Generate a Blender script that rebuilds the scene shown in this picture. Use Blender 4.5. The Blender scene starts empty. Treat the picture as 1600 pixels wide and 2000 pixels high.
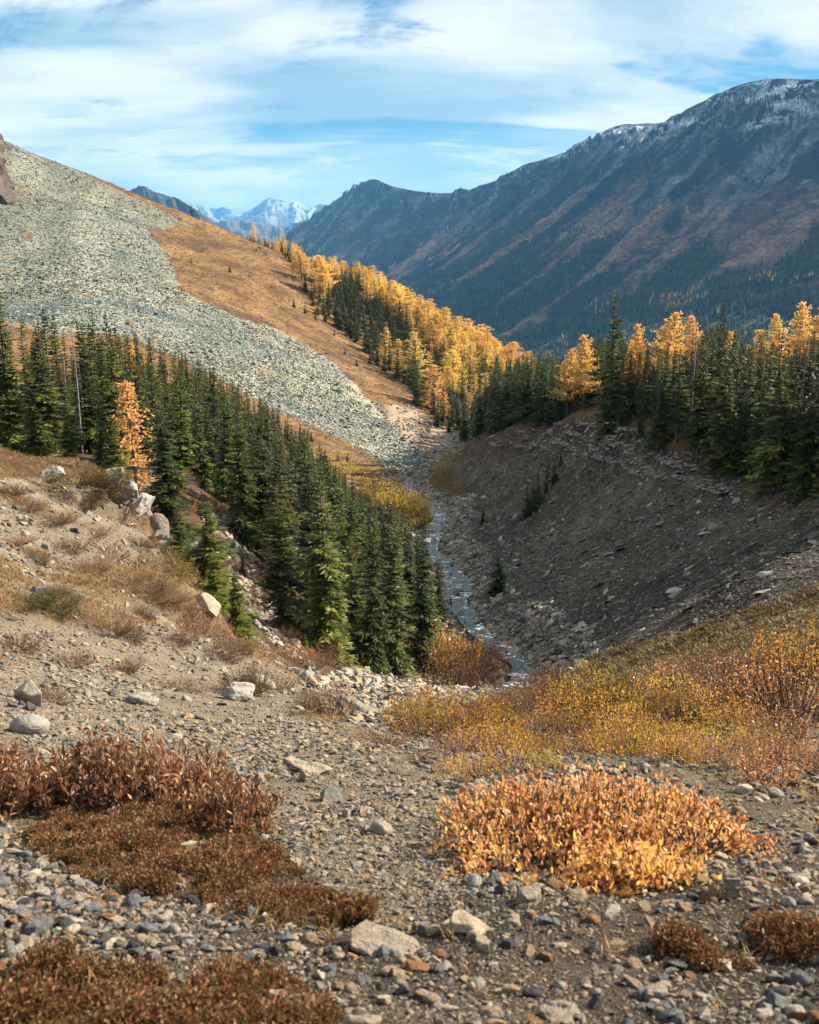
import bpy, bmesh, math, random
import numpy as np
from mathutils import Vector, Matrix, Euler

# ------------------------------------------------------------------ camera, world, sun, exposure
SC = bpy.context.scene
COL = SC.collection
R = math.radians
ZC = 1.65
F = 1945.0
PITCH = R(14.4)
cd = bpy.data.cameras.new('camera'); cam = bpy.data.objects.new('camera', cd); COL.objects.link(cam)
cam.location = (0, 0, ZC); cam.rotation_euler = (R(90) - PITCH, 0, 0)
cd.sensor_fit = 'VERTICAL'; cd.sensor_height = 36.0; cd.lens = 36.0 * F / 2000.0
cd.clip_start = 0.1; cd.clip_end = 120000
cd.dof.use_dof = True; cd.dof.focus_distance = 45; cd.dof.aperture_fstop = 6.3
SC.camera = cam
SC.view_settings.view_transform = 'Standard'; SC.view_settings.look = 'None'
SC.view_settings.exposure = 1.7; SC.view_settings.gamma = 1.0; SC.view_settings.use_curve_mapping = False
SC.cycles.max_bounces = 4; SC.cycles.diffuse_bounces = 2; SC.cycles.transmission_bounces = 3; SC.cycles.adaptive_threshold = 0.025; SC.cycles.volume_bounces = 0
SC.cycles.transparent_max_bounces = 8; SC.cycles.use_denoising = True

SUN_AZ, SUN_EL = R(67), R(31.5)        # azimuth clockwise from +Y
SUND = Vector((math.cos(SUN_EL) * math.sin(SUN_AZ), math.cos(SUN_EL) * math.cos(SUN_AZ), math.sin(SUN_EL)))
sl = bpy.data.lights.new('sun', 'SUN'); sl.energy = 5.0; sl.angle = R(0.55); sl.color = (1.0, 0.88, 0.71)
so = bpy.data.objects.new('sun', sl); COL.objects.link(so)
so.rotation_euler = SUND.to_track_quat('Z', 'Y').to_euler(); so.location = (400, 200, 400)

W = bpy.data.worlds.new('World'); SC.world = W; W.use_nodes = True


class NT:
    """small helper round a node tree"""
    def __init__(s, tree):
        s.t = tree; s.n = tree.nodes; s.l = tree.links

    def node(s, kind, **kw):
        n = s.n.new(kind)
        for k, v in kw.items():
            setattr(n, k, v)
        return n

    def put(s, sock, v):
        if hasattr(v, 'is_output') or isinstance(v, bpy.types.NodeSocket):
            s.l.new(v, sock)
        else:
            sock.default_value = v

    def math(s, op, a, b=0.0, c=0.0, clamp=False):
        n = s.node('ShaderNodeMath', operation=op, use_clamp=clamp)
        for i, v in enumerate((a, b, c)):
            s.put(n.inputs[i], v)
        return n.outputs[0]

    def vmath(s, op, a, b=(0, 0, 0)):
        n = s.node('ShaderNodeVectorMath', operation=op)
        s.put(n.inputs[0], a); s.put(n.inputs[1], b)
        return n.outputs[0]

    def mix(s, f, a, b, mode='MIX'):
        n = s.node('ShaderNodeMix', data_type='RGBA', blend_type=mode)
        s.put(n.inputs[0], f)
        s.put(n.inputs[6], a if not isinstance(a, tuple) else (*a[:3], 1))
        s.put(n.inputs[7], b if not isinstance(b, tuple) else (*b[:3], 1))
        return n.outputs[2]

    def noise(s, vec, scale, detail=4, rough=0.55, dist=0.0, out='Fac'):
        n = s.node('ShaderNodeTexNoise')
        s.put(n.inputs['Vector'], vec); n.inputs['Scale'].default_value = scale
        n.inputs['Detail'].default_value = detail; n.inputs['Roughness'].default_value = rough
        n.inputs['Distortion'].default_value = dist
        return n.outputs[out]

    def voro(s, vec, scale, feature='F1', out='Distance'):
        n = s.node('ShaderNodeTexVoronoi', feature=feature)
        s.put(n.inputs['Vector'], vec); n.inputs['Scale'].default_value = scale
        return n.outputs[out]

    def ramp(s, f, stops, interp='LINEAR'):
        n = s.node('ShaderNodeValToRGB'); r = n.color_ramp; r.interpolation = interp
        while len(r.elements) < len(stops):
            r.elements.new(0.5)
        for e, (p, c) in zip(r.elements, stops):
            e.position = p; e.color = (*c[:3], 1) if isinstance(c, (tuple, list)) else (c, c, c, 1)
        s.put(n.inputs[0], f)
        return n.outputs[0]

    def rng(s, f, a, b, c=0.0, d=1.0, smooth=True):
        n = s.node('ShaderNodeMapRange', interpolation_type='SMOOTHSTEP' if smooth else 'LINEAR')
        for i, v in enumerate((f, a, b, c, d)):
            s.put(n.inputs[i], v)
        return n.outputs[0]


def build_world():
    t = NT(W.node_tree); t.n.clear()
    sky = t.node('ShaderNodeTexSky', sky_type='NISHITA', sun_disc=False)
    sky.sun_elevation = SUN_EL; sky.sun_rotation = SUN_AZ; sky.altitude = 2200
    sky.air_density = 1.0; sky.dust_density = 0.3; sky.ozone_density = 2.0
    tc = t.node('ShaderNodeTexCoord'); d = tc.outputs['Generated']
    sep = t.node('ShaderNodeSeparateXYZ'); t.put(sep.inputs[0], d)
    x, y, z = sep.outputs
    zz = t.math('ADD', t.math('MULTIPLY', t.math('MAXIMUM', z, 0.0), 0.8), 0.17)
    cmb = t.node('ShaderNodeCombineXYZ')
    t.put(cmb.inputs[0], t.math('DIVIDE', x, zz)); t.put(cmb.inputs[1], t.math('DIVIDE', y, zz))
    p = cmb.outputs[0]
    # wide streaky layer: long in x, short in y as seen from below
    st = t.vmath('MULTIPLY', p, (0.55, 1.0, 1.0))
    st = t.vmath('ADD', st, (2.2, 4.9, 0.0))
    big = t.noise(st, 0.66, 8, 0.60, 0.9)
    fine = t.noise(t.vmath('ADD', t.vmath('MULTIPLY', p, (1.0, 1.7, 1.0)), (11.3, 2.2, 0)), 2.6, 8, 0.64, 0.5)
    dens = t.math('ADD', t.math('MULTIPLY', big, 0.77), t.math('MULTIPLY', fine, 0.23))
    cover = t.rng(dens, 0.395, 0.48)
    # veil of thin high cloud
    veil = t.rng(t.noise(t.vmath('MULTIPLY', p, (0.35, 1.2, 1.0)), 0.9, 6, 0.6, 0.4), 0.40, 0.80, 0.0, 0.30)
    hz = t.rng(z, 0.03, 0.20, 1.0, 0.0)
    amount = t.math('MAXIMUM', cover, t.math('MAXIMUM', veil, t.math('MULTIPLY', hz, 0.8)))
    amount = t.math('MULTIPLY', amount, 0.93, clamp=True)
    shade = t.noise(t.vmath('MULTIPLY', p, (0.6, 1.2, 1.0)), 1.3, 5, 0.55, 0.3)
    cloud = t.mix(t.rng(shade, 0.34, 0.62), (0.34, 0.49, 0.57), (0.88, 0.88, 0.84))
    bs = t.node('ShaderNodeBackground'); bc = t.node('ShaderNodeBackground')
    t.put(bs.inputs[0], t.mix(1.0, sky.outputs[0], (0.13, 0.58, 0.66), 'MULTIPLY')); bs.inputs[1].default_value = 0.05
    t.put(bc.inputs[0], cloud); bc.inputs[1].default_value = 0.41
    ms = t.node('ShaderNodeMixShader'); t.put(ms.inputs[0], amount)
    t.l.new(bs.outputs[0], ms.inputs[1]); t.l.new(bc.outputs[0], ms.inputs[2])
    o = t.node('ShaderNodeOutputWorld'); t.l.new(ms.outputs[0], o.inputs[0])


build_world()

# ------------------------------------------------------------------ helpers
CP, SP = math.cos(PITCH), math.sin(PITCH)


def pix(px, py, Y):
    """world point seen at photo pixel (px,py) at forward distance Y"""
    u = (np.asarray(px, float) - 800) / F; v = (1000 - np.asarray(py, float)) / F
    t = Y / (CP + v * SP)
    return np.stack([u * t, np.asarray(Y, float) + 0 * t, ZC + t * (v * CP - SP)], -1)


def proj(x, y, z):
    dz = z - ZC
    f = y * CP - dz * SP; up = y * SP + dz * CP
    f = np.maximum(f, 1e-3)
    return 800 + F * x / f, 1000 - F * up / f


def _hash(ix, iy, seed):
    h = (ix.astype(np.int64) * 374761393 + iy.astype(np.int64) * 668265263 + seed * 1274126177) & 0xffffffff
    h = ((h ^ (h >> 13)) * 1274126177) & 0xffffffff
    return ((h ^ (h >> 16)) & 0xffff) / 65535.0


def vn(x, y, seed=0):
    """value noise -1..1"""
    x = np.asarray(x, float); y = np.asarray(y, float)
    ix = np.floor(x); iy = np.floor(y); fx = x - ix; fy = y - iy
    fx = fx * fx * fx * (fx * (fx * 6 - 15) + 10); fy = fy * fy * fy * (fy * (fy * 6 - 15) + 10)
    a = _hash(ix, iy, seed); b = _hash(ix + 1, iy, seed); c = _hash(ix, iy + 1, seed); d = _hash(ix + 1, iy + 1, seed)
    return (a + (b - a) * fx + (c - a) * fy + (a - b - c + d) * fx * fy) * 2 - 1


def fbm(x, y, seed=0, o=4, g=0.5):
    s = 0; a = 1; n = 0
    for i in range(o):
        s = s + a * vn(x, y, seed + i * 17); n += a
        x = x * 2.03 + 13.7; y = y * 2.03 - 7.1; a *= g
    return s / n


def sstep(x, a, b):
    t = np.clip((x - a) / (b - a), 0, 1)
    return t * t * (3 - 2 * t)


def inpoly(x, y, poly):
    r = np.zeros(np.shape(x), bool); n = len(poly)
    for i in range(n):
        x1, y1 = poly[i]; x2, y2 = poly[(i + 1) % n]
        if y1 == y2:
            continue
        c = ((y1 > y) != (y2 > y)) & (x < (x2 - x1) * (y - y1) / (y2 - y1) + x1)
        r ^= c
    return r


def tag(o, label=None, cat=None, group=None, kind=None):
    for k, v in (('label', label), ('category', cat), ('group', group), ('kind', kind)):
        if v:
            o[k] = v
    return o


def mesh_np(name, verts, faces, mat=None, smooth=True, fcount=None):
    """faces: (n,k) int array"""
    me = bpy.data.meshes.new(name)
    verts = np.asarray(verts, np.float32); faces = np.asarray(faces, np.int32)
    n, k = faces.shape
    me.vertices.add(len(verts)); me.vertices.foreach_set('co', verts.ravel())
    me.loops.add(n * k); me.loops.foreach_set('vertex_index', faces.ravel())
    me.polygons.add(n); me.polygons.foreach_set('loop_start', np.arange(0, n * k, k, dtype=np.int32))
    me.polygons.foreach_set('use_smooth', np.full(n, smooth, bool))
    me.update(calc_edges=True)
    if mat:
        me.materials.append(mat)
    return me


def setcol(me, name, rgb):
    a = me.color_attributes.new(name, 'FLOAT_COLOR', 'POINT')
    c = np.ones((len(me.vertices), 4), np.float32); c[:, :rgb.shape[1]] = rgb
    a.data.foreach_set('color', c.ravel())


def obj(name, me, parent=None, loc=None):
    o = bpy.data.objects.new(name, me); COL.objects.link(o)
    if parent:
        o.parent = parent
    if loc is not None:
        o.location = loc
    return o


def empty(name, loc, rz=0.0, sc=1.0):
    o = bpy.data.objects.new(name, None); COL.objects.link(o)
    o.location = loc; o.rotation_euler = (0, 0, rz); o.scale = (sc, sc, sc) if not hasattr(sc, '__len__') else sc
    o.empty_display_size = 0.2
    return o


# ------------------------------------------------------------------ materials
def mat(name):
    m = bpy.data.materials.new(name); m.use_nodes = True
    t = NT(m.node_tree); b = t.n.get('Principled BSDF')
    b.inputs['Specular IOR Level'].default_value = 0.25
    return m, t, b


def bump(t, b, h, strength, dist):
    n = t.node('ShaderNodeBump'); n.inputs['Strength'].default_value = strength; n.inputs['Distance'].default_value = dist
    t.put(n.inputs['Height'], h); t.l.new(n.outputs[0], b.inputs['Normal'])


def m_ground():
    m, t, b = mat('ground_soil')
    co = t.node('ShaderNodeTexCoord').outputs['Object']
    at = t.node('ShaderNodeVertexColor', layer_name='Col').outputs[0]
    n1 = t.noise(co, 2.2, 9, 0.66); n2 = t.noise(co, 55, 5, 0.7); n3 = t.voro(co, 95, 'F1', 'Color')
    hsv = t.node('ShaderNodeSeparateColor'); t.put(hsv.inputs[0], n3)
    c = t.mix(1.0, at, t.ramp(n1, [(0.25, 0.55), (0.5, 1.0), (0.78, 1.5)]), 'MULTIPLY')
    c = t.mix(1.0, c, t.ramp(n2, [(0.3, 0.5), (0.5, 1.0), (0.72, 1.55)]), 'MULTIPLY')
    c = t.mix(0.55, c, t.mix(1.0, c, t.ramp(hsv.outputs[0], [(0.0, 0.45), (0.6, 1.0), (1.0, 1.9)]), 'MULTIPLY'))
    t.put(b.inputs['Base Color'], c); b.inputs['Roughness'].default_value = 0.92
    h = t.math('ADD', t.math('MULTIPLY', n1, 0.15), t.math('MULTIPLY', t.voro(co, 95), 0.03))
    h = t.math('ADD', h, t.math('MULTIPLY', n2, 0.03))
    bump(t, b, h, 0.9, 0.35)
    return m


def m_mount():
    m, t, b = mat('mountain_rock')
    co = t.node('ShaderNodeTexCoord').outputs['Object']
    at = t.node('ShaderNodeVertexColor', layer_name='Col').outputs[0]
    n1 = t.noise(co, 0.02, 9, 0.68); n2 = t.noise(co, 0.11, 5, 0.7)
    c = t.mix(1.0, at, t.ramp(n1, [(0.25, 0.6), (0.5, 1.0), (0.78, 1.4)]), 'MULTIPLY')
    c = t.mix(1.0, c, t.ramp(n2, [(0.32, 0.4), (0.5, 1.0), (0.68, 1.75)]), 'MULTIPLY')
    mp = t.node('ShaderNodeMapping'); t.put(mp.inputs['Vector'], co); mp.inputs['Rotation'].default_value = (0.10, -0.16, 0); mp.inputs['Scale'].default_value = (0.0035, 0.0035, 0.085)
    n3 = t.noise(mp.outputs[0], 1.0, 6, 0.7, 0.25)
    c = t.mix(1.0, c, t.ramp(n3, [(0.34, 0.62), (0.5, 0.98), (0.66, 1.4)]), 'MULTIPLY')
    t.put(b.inputs['Base Color'], c); b.inputs['Roughness'].default_value = 0.95
    h = t.math('ADD', n1, t.math('ADD', t.math('MULTIPLY', n2, 0.25), t.math('MULTIPLY', n3, 0.5)))
    bump(t, b, h, 1.0, 30.0)
    return m


def m_stone(name, stops, sc=6.0, dark=0.55):
    m, t, b = mat(name)
    co = t.node('ShaderNodeTexCoord').outputs['Object']
    rnd = t.node('ShaderNodeObjectInfo').outputs['Random']
    base = t.ramp(rnd, stops)
    n1 = t.noise(co, sc, 8, 0.65, 0.4); n2 = t.noise(co, sc * 9, 4, 0.6)
    c = t.mix(1.0, base, t.ramp(n1, [(0.25, dark), (0.5, 1.0), (0.75, 1.35)]), 'MULTIPLY')
    c = t.mix(1.0, c, t.ramp(n2, [(0.3, 0.75), (0.7, 1.25)]), 'MULTIPLY')
    t.put(b.inputs['Base Color'], c); b.inputs['Roughness'].default_value = 0.82
    bump(t, b, t.math('ADD', n1, t.math('MULTIPLY', n2, 0.2)), 0.7, 0.12)
    return m


def m_leaf(name, stops, trans=0.45, attr='Col', rough=0.55, vary=0.12):
    """leaf or needle material: colour from a per-vertex random value, shifted per object, thin and translucent"""
    m, t, b = mat(name)
    out = t.n.get('Material Output')
    v = t.node('ShaderNodeVertexColor', layer_name=attr).outputs[0]
    sp = t.node('ShaderNodeSeparateColor'); t.put(sp.inputs[0], v)
    rnd = t.node('ShaderNodeObjectInfo').outputs['Random']
    f = t.math('ADD', sp.outputs[0], t.math('MULTIPLY', t.math('SUBTRACT', rnd, 0.5), vary * 2), clamp=True)
    c = t.ramp(f, stops)
    oc = t.node('ShaderNodeObjectInfo').outputs['Color']
    c = t.mix(1.0, c, oc, 'MULTIPLY')
    t.put(b.inputs['Base Color'], c); b.inputs['Roughness'].default_value = rough
    tr = t.node('ShaderNodeBsdfTranslucent'); t.put(tr.inputs[0], c)
    ms = t.node('ShaderNodeMixShader'); ms.inputs[0].default_value = trans
    t.l.new(b.outputs[0], ms.inputs[1]); t.l.new(tr.outputs[0], ms.inputs[2]); t.l.new(ms.outputs[0], out.inputs[0])
    return m


def m_plain(name, c1, c2, scale=8.0, rough=0.85, bd=0.02):
    m, t, b = mat(name)
    co = t.node('ShaderNodeTexCoord').outputs['Object']
    n = t.noise(co, scale, 6, 0.65)
    t.put(b.inputs['Base Color'], t.mix(t.rng(n, 0.3, 0.7), c1, c2)); b.inputs['Roughness'].default_value = rough
    bump(t, b, n, 0.6, bd)
    return m


def m_water():
    m, t, b = mat('stream_water')
    co = t.node('ShaderNodeTexCoord').outputs['Object']
    n = t.noise(co, 0.55, 5, 0.6, 0.8); n2 = t.noise(co, 3.0, 4, 0.6, 0.5)
    foam = t.rng(t.math('ADD', t.math('MULTIPLY', n, 0.6), t.math('MULTIPLY', n2, 0.4)), 0.535, 0.60)
    t.put(b.inputs['Base Color'], t.mix(foam, (0.02, 0.028, 0.03), (0.75, 0.78, 0.80)))
    t.put(b.inputs['Roughness'], t.rng(foam, 0, 1, 0.10, 0.7)); b.inputs['Specular IOR Level'].default_value = 0.6
    bump(t, b, t.math('ADD', n, t.math('MULTIPLY', n2, 0.5)), 0.7, 0.25)
    return m


GREY = [(0.0, (0.06, 0.062, 0.066)), (0.14, (0.13, 0.14, 0.15)), (0.34, (0.24, 0.245, 0.245)), (0.50, (0.36, 0.345, 0.315)),
        (0.66, (0.33, 0.275, 0.205)), (0.82, (0.44, 0.39, 0.315)), (0.92, (0.36, 0.23, 0.135)), (1.0, (0.55, 0.53, 0.48))]
M = {}
M['ground'] = m_ground(); M['mount'] = m_mount()
M['stone'] = m_stone('river_stone', [(p, (.86 * c[0], .80 * c[1], .71 * c[2])) for p, c in GREY], 5)
M['scree'] = m_stone('scree_stone', [(0, (0.050, 0.070, 0.072)), (0.4, (0.086, 0.114, 0.115)), (0.8, (0.13, 0.163, 0.163)), (1, (0.225, 0.26, 0.258))], 2, 0.7)
M['scree_dark'] = m_stone('dark_scree_stone', [(0, (0.032, 0.043, 0.039)), (0.5, (0.056, 0.073, 0.066)), (1, (0.098, 0.118, 0.108))], 2, 0.6)
M['shale'] = m_stone('shale_flake', [(0, (0.035, 0.029, 0.025)), (0.45, (0.09, 0.076, 0.063)), (0.8, (0.19, 0.165, 0.138)), (1, (0.38, 0.345, 0.30))], 3)
M['bed'] = m_stone('shale_bed', [(0, (0.11, 0.092, 0.075)), (0.6, (0.21, 0.182, 0.15)), (1, (0.36, 0.325, 0.275))], 3)
M['outcrop'] = m_stone('outcrop_rock', [(0, (0.20, 0.187, 0.162)), (0.5, (0.26, 0.243, 0.213)), (1, (0.32, 0.30, 0.265))], 2.2, 0.4)
def m_lichen():
    m, t, b = mat('lichen_rock')
    co = t.node('ShaderNodeTexCoord').outputs['Object']
    n1 = t.noise(co, 2.2, 8, 0.7, .5); n2 = t.noise(co, 5.0, 6, .7, .8)
    c = t.mix(t.rng(n2, .50, .60), t.ramp(n1, [(.25, (.06, .05, .045)), (.5, (.17, .155, .135)), (.75, (.28, .26, .23))]), t.ramp(n1, [(.3, (.16, .055, .025)), (.7, (.33, .13, .06))]))
    t.put(b.inputs['Base Color'], c); b.inputs['Roughness'].default_value = .9
    bump(t, b, t.math('ADD', n1, t.math('MULTIPLY', n2, .4)), .9, .25)
    return m


M['lichen'] = m_lichen()
M['crag'] = m_stone('crag_rock', [(0, (0.055, 0.042, 0.034)), (1, (0.10, 0.078, 0.06))], 3, 0.4)
M['tan'] = m_stone('tan_rock', [(0, (0.25, 0.205, 0.155)), (1, (0.30, 0.25, 0.195))], 4, 0.55)
M['spruce'] = m_leaf('spruce_needles', [(0, (0.006, 0.012, 0.004)), (0.38, (0.022, 0.037, 0.008)), (0.66, (0.075, 0.090, 0.016)), (1, (0.165, 0.165, 0.030))], 0.14, vary=0.16)  # dark inner needles paint crown self-shade; pale tips also brightened as sunlit
M['larch'] = m_leaf('larch_needles', [(0, (0.50, 0.27, 0.05)), (0.5, (0.80, 0.50, 0.13)), (1, (0.86, 0.62, 0.24))], 0.52, vary=0.14)
M['orange'] = m_leaf('orange_willow_leaf', [(0, (0.24, 0.08, 0.03)), (0.35, (0.58, 0.26, 0.09)), (0.7, (0.76, 0.44, 0.20)), (1, (0.80, 0.48, 0.11))], 0.42, rough=0.38)
M['brown'] = m_leaf('brown_willow_leaf', [(0, (0.06, 0.026, 0.015)), (0.45, (0.23, 0.10, 0.045)), (0.8, (0.40, 0.21, 0.11)), (1, (0.52, 0.34, 0.20))], 0.3, rough=0.4)
M['gold'] = m_leaf('golden_willow_leaf', [(0, (0.20, 0.09, 0.016)), (0.4, (0.46, 0.25, 0.04)), (0.8, (0.62, 0.38, 0.06)), (1, (0.55, 0.45, 0.11))], 0.42)
M['heath'] = m_leaf('heath_leaf', [(0, (0.05, 0.02, 0.012)), (0.35, (0.17, 0.065, 0.028)), (0.6, (0.10, 0.10, 0.03)), (0.8, (0.24, 0.10, 0.04)), (1, (0.32, 0.17, 0.085))], 0.3)
M['grass'] = m_leaf('dry_grass_blade', [(0, (0.12, 0.065, 0.028)), (0.5, (0.27, 0.165, 0.07)), (1, (0.40, 0.28, 0.13))], 0.3)
M['moss'] = m_leaf('mat_leaf', [(0, (0.04, 0.028, 0.009)), (0.5, (0.115, 0.078, 0.018)), (1, (0.24, 0.165, 0.035))], 0.3)
M['bark'] = m_plain('conifer_bark', (0.05, 0.042, 0.035), (0.14, 0.12, 0.10), 9)
M['grey_wood'] = m_plain('weathered_wood', (0.09, 0.085, 0.08), (0.24, 0.23, 0.215), 9)
M['twig'] = m_plain('shrub_twig', (0.04, 0.028, 0.02), (0.12, 0.085, 0.065), 30, bd=0.002)
M['water'] = m_water()

# ------------------------------------------------------------------ the near terrain: a height field through surveyed points
CPTS = []   # (px, py, Y) points of the ground in view
def rows(s):
    CPTS.extend(s)
for px in (-900, -300, 0, 400, 800, 1200, 1600, 1900, 2500):
    rows([(px, 2000, 2.05), (px, 1800, 2.8), (px, 1700, 3.5), (px, 1600, 4.5), (px, 1500, 6.5)])
rows([(0,1400,8.6),(300,1400,10.3),(0,1250,12.8),(300,1250,16),(150,1250,14.2),(0,1100,18.5),(150,1100,22),(0,1000,24.5),(120,1000,28.5),(0,945,29.5),(120,938,35),(200,940,40),
      (250,980,35),(300,1060,29),(430,1180,23),(530,1290,18),(600,1340,16),(660,1400,13),(710,1440,11),(780,1470,9),(-300,1400,7.5),(-300,1250,10.5),(-300,1100,14),(-300,940,20)])
rows([(430,1100,48),(460,1150,44),(400,1010,60),(560,1250,38),(600,1320,33),(680,1370,30),(420,980,66),(700,1200,62),(600,1200,52),(650,1300,42),
      (560,1100,65),(500,1000,80),(450,950,88),(600,1000,95),(700,1000,112),(800,1400,28),(800,1340,42),(760,1300,50),(720,1430,18),(880,1430,20)])
STREAM = [(975,1350,45.5),(1012,1318,49),(1020,1288,53),(975,1252,59),(930,1215,64),(900,1170,71),(893,1125,80),(870,1092,88),(842,1062,97),(846,1030,105),(858,1003,112),(838,972,123),(795,942,141),(835,912,162),(905,880,190)]
rows(STREAM)
rows([(0,925,58),(100,915,60),(-300,915,58),(300,900,85),(100,860,82),(-300,850,85),(90,650,165),(100,700,140),(300,700,175),(400,740,175),(500,790,175),(600,850,165),
      (700,890,155),(650,920,140),(600,880,152),(0,600,200),(0,500,245),(0,400,290),(0,330,330),(0,272,380),(-400,600,170),(-400,400,240),(-400,200,300),(-400,90,340),
      (200,600,205),(200,500,260),(200,420,320),(200,354,400),(300,500,290),(300,440,360),(300,404,430),(370,440,450),(430,454,445),(500,477,430),(560,503,410),
      (350,480,330),(450,520,320),(550,540,330),(500,600,270),(400,560,270),(600,620,285),(650,640,300),(450,650,225),(550,700,220),(650,780,205),(700,700,265),
      (740,780,225),(800,850,195),(850,830,215),(880,868,196),(780,740,255),(640,600,320),(740,700,280),(830,790,235),(700,560,400),(800,630,380),(900,690,350),(1000,745,340)])
rows([(930,858,160),(1000,840,135),(1100,815,120),(1180,800,112),(1200,850,100),(1300,870,88),(1400,900,79),(1500,930,70),(1600,940,64),(1850,950,56),
      (950,950,125),(900,930,135),(1000,900,122),(950,1000,108),(1050,1000,98),(1150,950,94),(1150,880,102),(1000,1150,72),(1100,1100,71),(1200,1000,82),(1350,1000,69),
      (1500,1000,60),(1600,1000,56),(1250,1150,58),(1400,1100,54),(1600,1080,46),(1050,1230,58),(1100,1290,49.5),(1250,1250,46),(1400,1200,42),(1600,1150,36),(1850,1100,34),
      (1100,1340,38),(1250,1300,36),(1400,1260,33),(1600,1200,29),(1850,1180,26),(1000,1390,27),(1200,1380,22),(1400,1350,19),(1600,1300,17),(1100,1450,11),(1300,1450,10.5),
      (1500,1450,9),(1600,1440,8.5),(900,1470,10),(1850,1430,8.5)])
HID = [  # hidden ground: (px, Y, z)
    (250,39,-11.2),(300,33,-11),(430,27.5,-10.8),(530,22.5,-10.2),(600,20,-9.6),(120,46,-10.3),(-300,46,-9),(0,42,-9.5),
    (1300,140,-17),(1600,120,-15),(1100,170,-24),(1000,205,-33),(1300,200,-23),(1600,180,-19),(1900,110,-14),(1300,300,-58),(1600,280,-48),(1100,350,-62),(1900,260,-40),
    (960,230,-38),(1050,272,-43),(1200,320,-52),(700,480,-30),(900,450,-62),(550,480,-8),(430,540,-6),(300,540,8),(200,520,14),(0,500,25),(-400,460,70),
    (0,800,-90),(400,800,-190),(800,800,-270),(1000,600,-190),(1200,700,-280),(1700,700,-260),(-500,800,0),(2300,700,-200),(2300,250,-30),(2300,80,-10),(2300,35,-7)]


def build_tps():
    P = np.concatenate([pix(a, b, c)[None] for a, b, c in CPTS] +
                       [np.array([[(a - 800) / F * c / CP, c, z]]) for a, c, z in HID])
    r = np.hypot(P[:, 0], P[:, 1]); th = np.arctan2(P[:, 0], P[:, 1])
    X = np.stack([th, np.log(r)], 1); tv = (P[:, 2] - ZC) / r
    n = len(X)
    d2 = ((X[:, None] - X[None]) ** 2).sum(-1)
    K = 0.5 * d2 * np.log(d2 + 1e-12)
    K[np.arange(n), np.arange(n)] += 2e-4
    A = np.zeros((n + 3, n + 3)); A[:n, :n] = K; A[:n, n] = 1; A[:n, n + 1:] = X; A[n, :n] = 1; A[n + 1:, :n] = X.T
    w = np.linalg.solve(A, np.concatenate([tv, np.zeros(3)]))
    return X, w


TX, TW = build_tps()


def tps(x, y):
    x = np.asarray(x, float).ravel(); y = np.asarray(y, float).ravel()
    r = np.maximum(np.hypot(x, y), 1.3); th = np.arctan2(x, y); lr = np.log(r)
    out = np.empty(len(x)); n = len(TX)
    for a in range(0, len(x), 20000):
        s = slice(a, a + 20000)
        d2 = (th[s, None] - TX[None, :, 0]) ** 2 + (lr[s, None] - TX[None, :, 1]) ** 2
        out[s] = (0.5 * d2 * np.log(d2 + 1e-12)) @ TW[:n] + TW[n] + TW[n + 1] * th[s] + TW[n + 2] * lr[s]
    return ZC + out * r


SPATH = np.array([pix(a, b, c) for a, b, c in STREAM] + [np.array([(960 - 800) / F * 232, 230, -38.2]), np.array([(1050 - 800) / F * 275, 272, -43.2]), np.array([(1200 - 800) / F * 325, 320, -52.2])])


def smooth_path(P, per=14):
    out = []
    Q = np.vstack([2 * P[0] - P[1], P, 2 * P[-1] - P[-2]])
    for i in range(1, len(Q) - 2):
        for k in range(per):
            t = k / per
            out.append(0.5 * ((2 * Q[i]) + (-Q[i - 1] + Q[i + 1]) * t + (2 * Q[i - 1] - 5 * Q[i] + 4 * Q[i + 1] - Q[i + 2]) * t * t + (-Q[i - 1] + 3 * Q[i] - 3 * Q[i + 1] + Q[i + 2]) * t ** 3))
    return np.array(out)


SPT = smooth_path(SPATH)


def stream_dist(x, y):
    x = np.asarray(x, float); y = np.asarray(y, float)
    d = np.full(x.shape, 1e9); zb = np.zeros(x.shape)
    m = (y > 35) & (y < 330) & (np.abs(x) < 90)
    if m.any():
        xs = x[m]; ys = y[m]; dm = np.full(xs.shape, 1e9)
        for a in range(0, len(SPT), 1):
            q = (xs - SPT[a, 0]) ** 2 + (ys - SPT[a, 1]) ** 2
            dm = np.minimum(dm, q)
        d[m] = np.sqrt(dm)
    return d


def detail(x, y):
    r = np.hypot(x, y)
    s = 0
    wl = 26.0
    for i in range(9):
        fade = sstep(r, wl * 1.2, wl * 3.2)
        s = s + fade * wl * 0.035 * vn(x / wl + i * 3.7, y / wl - i * 5.1, 40 + i)
        wl *= 0.52
    return s


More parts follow.
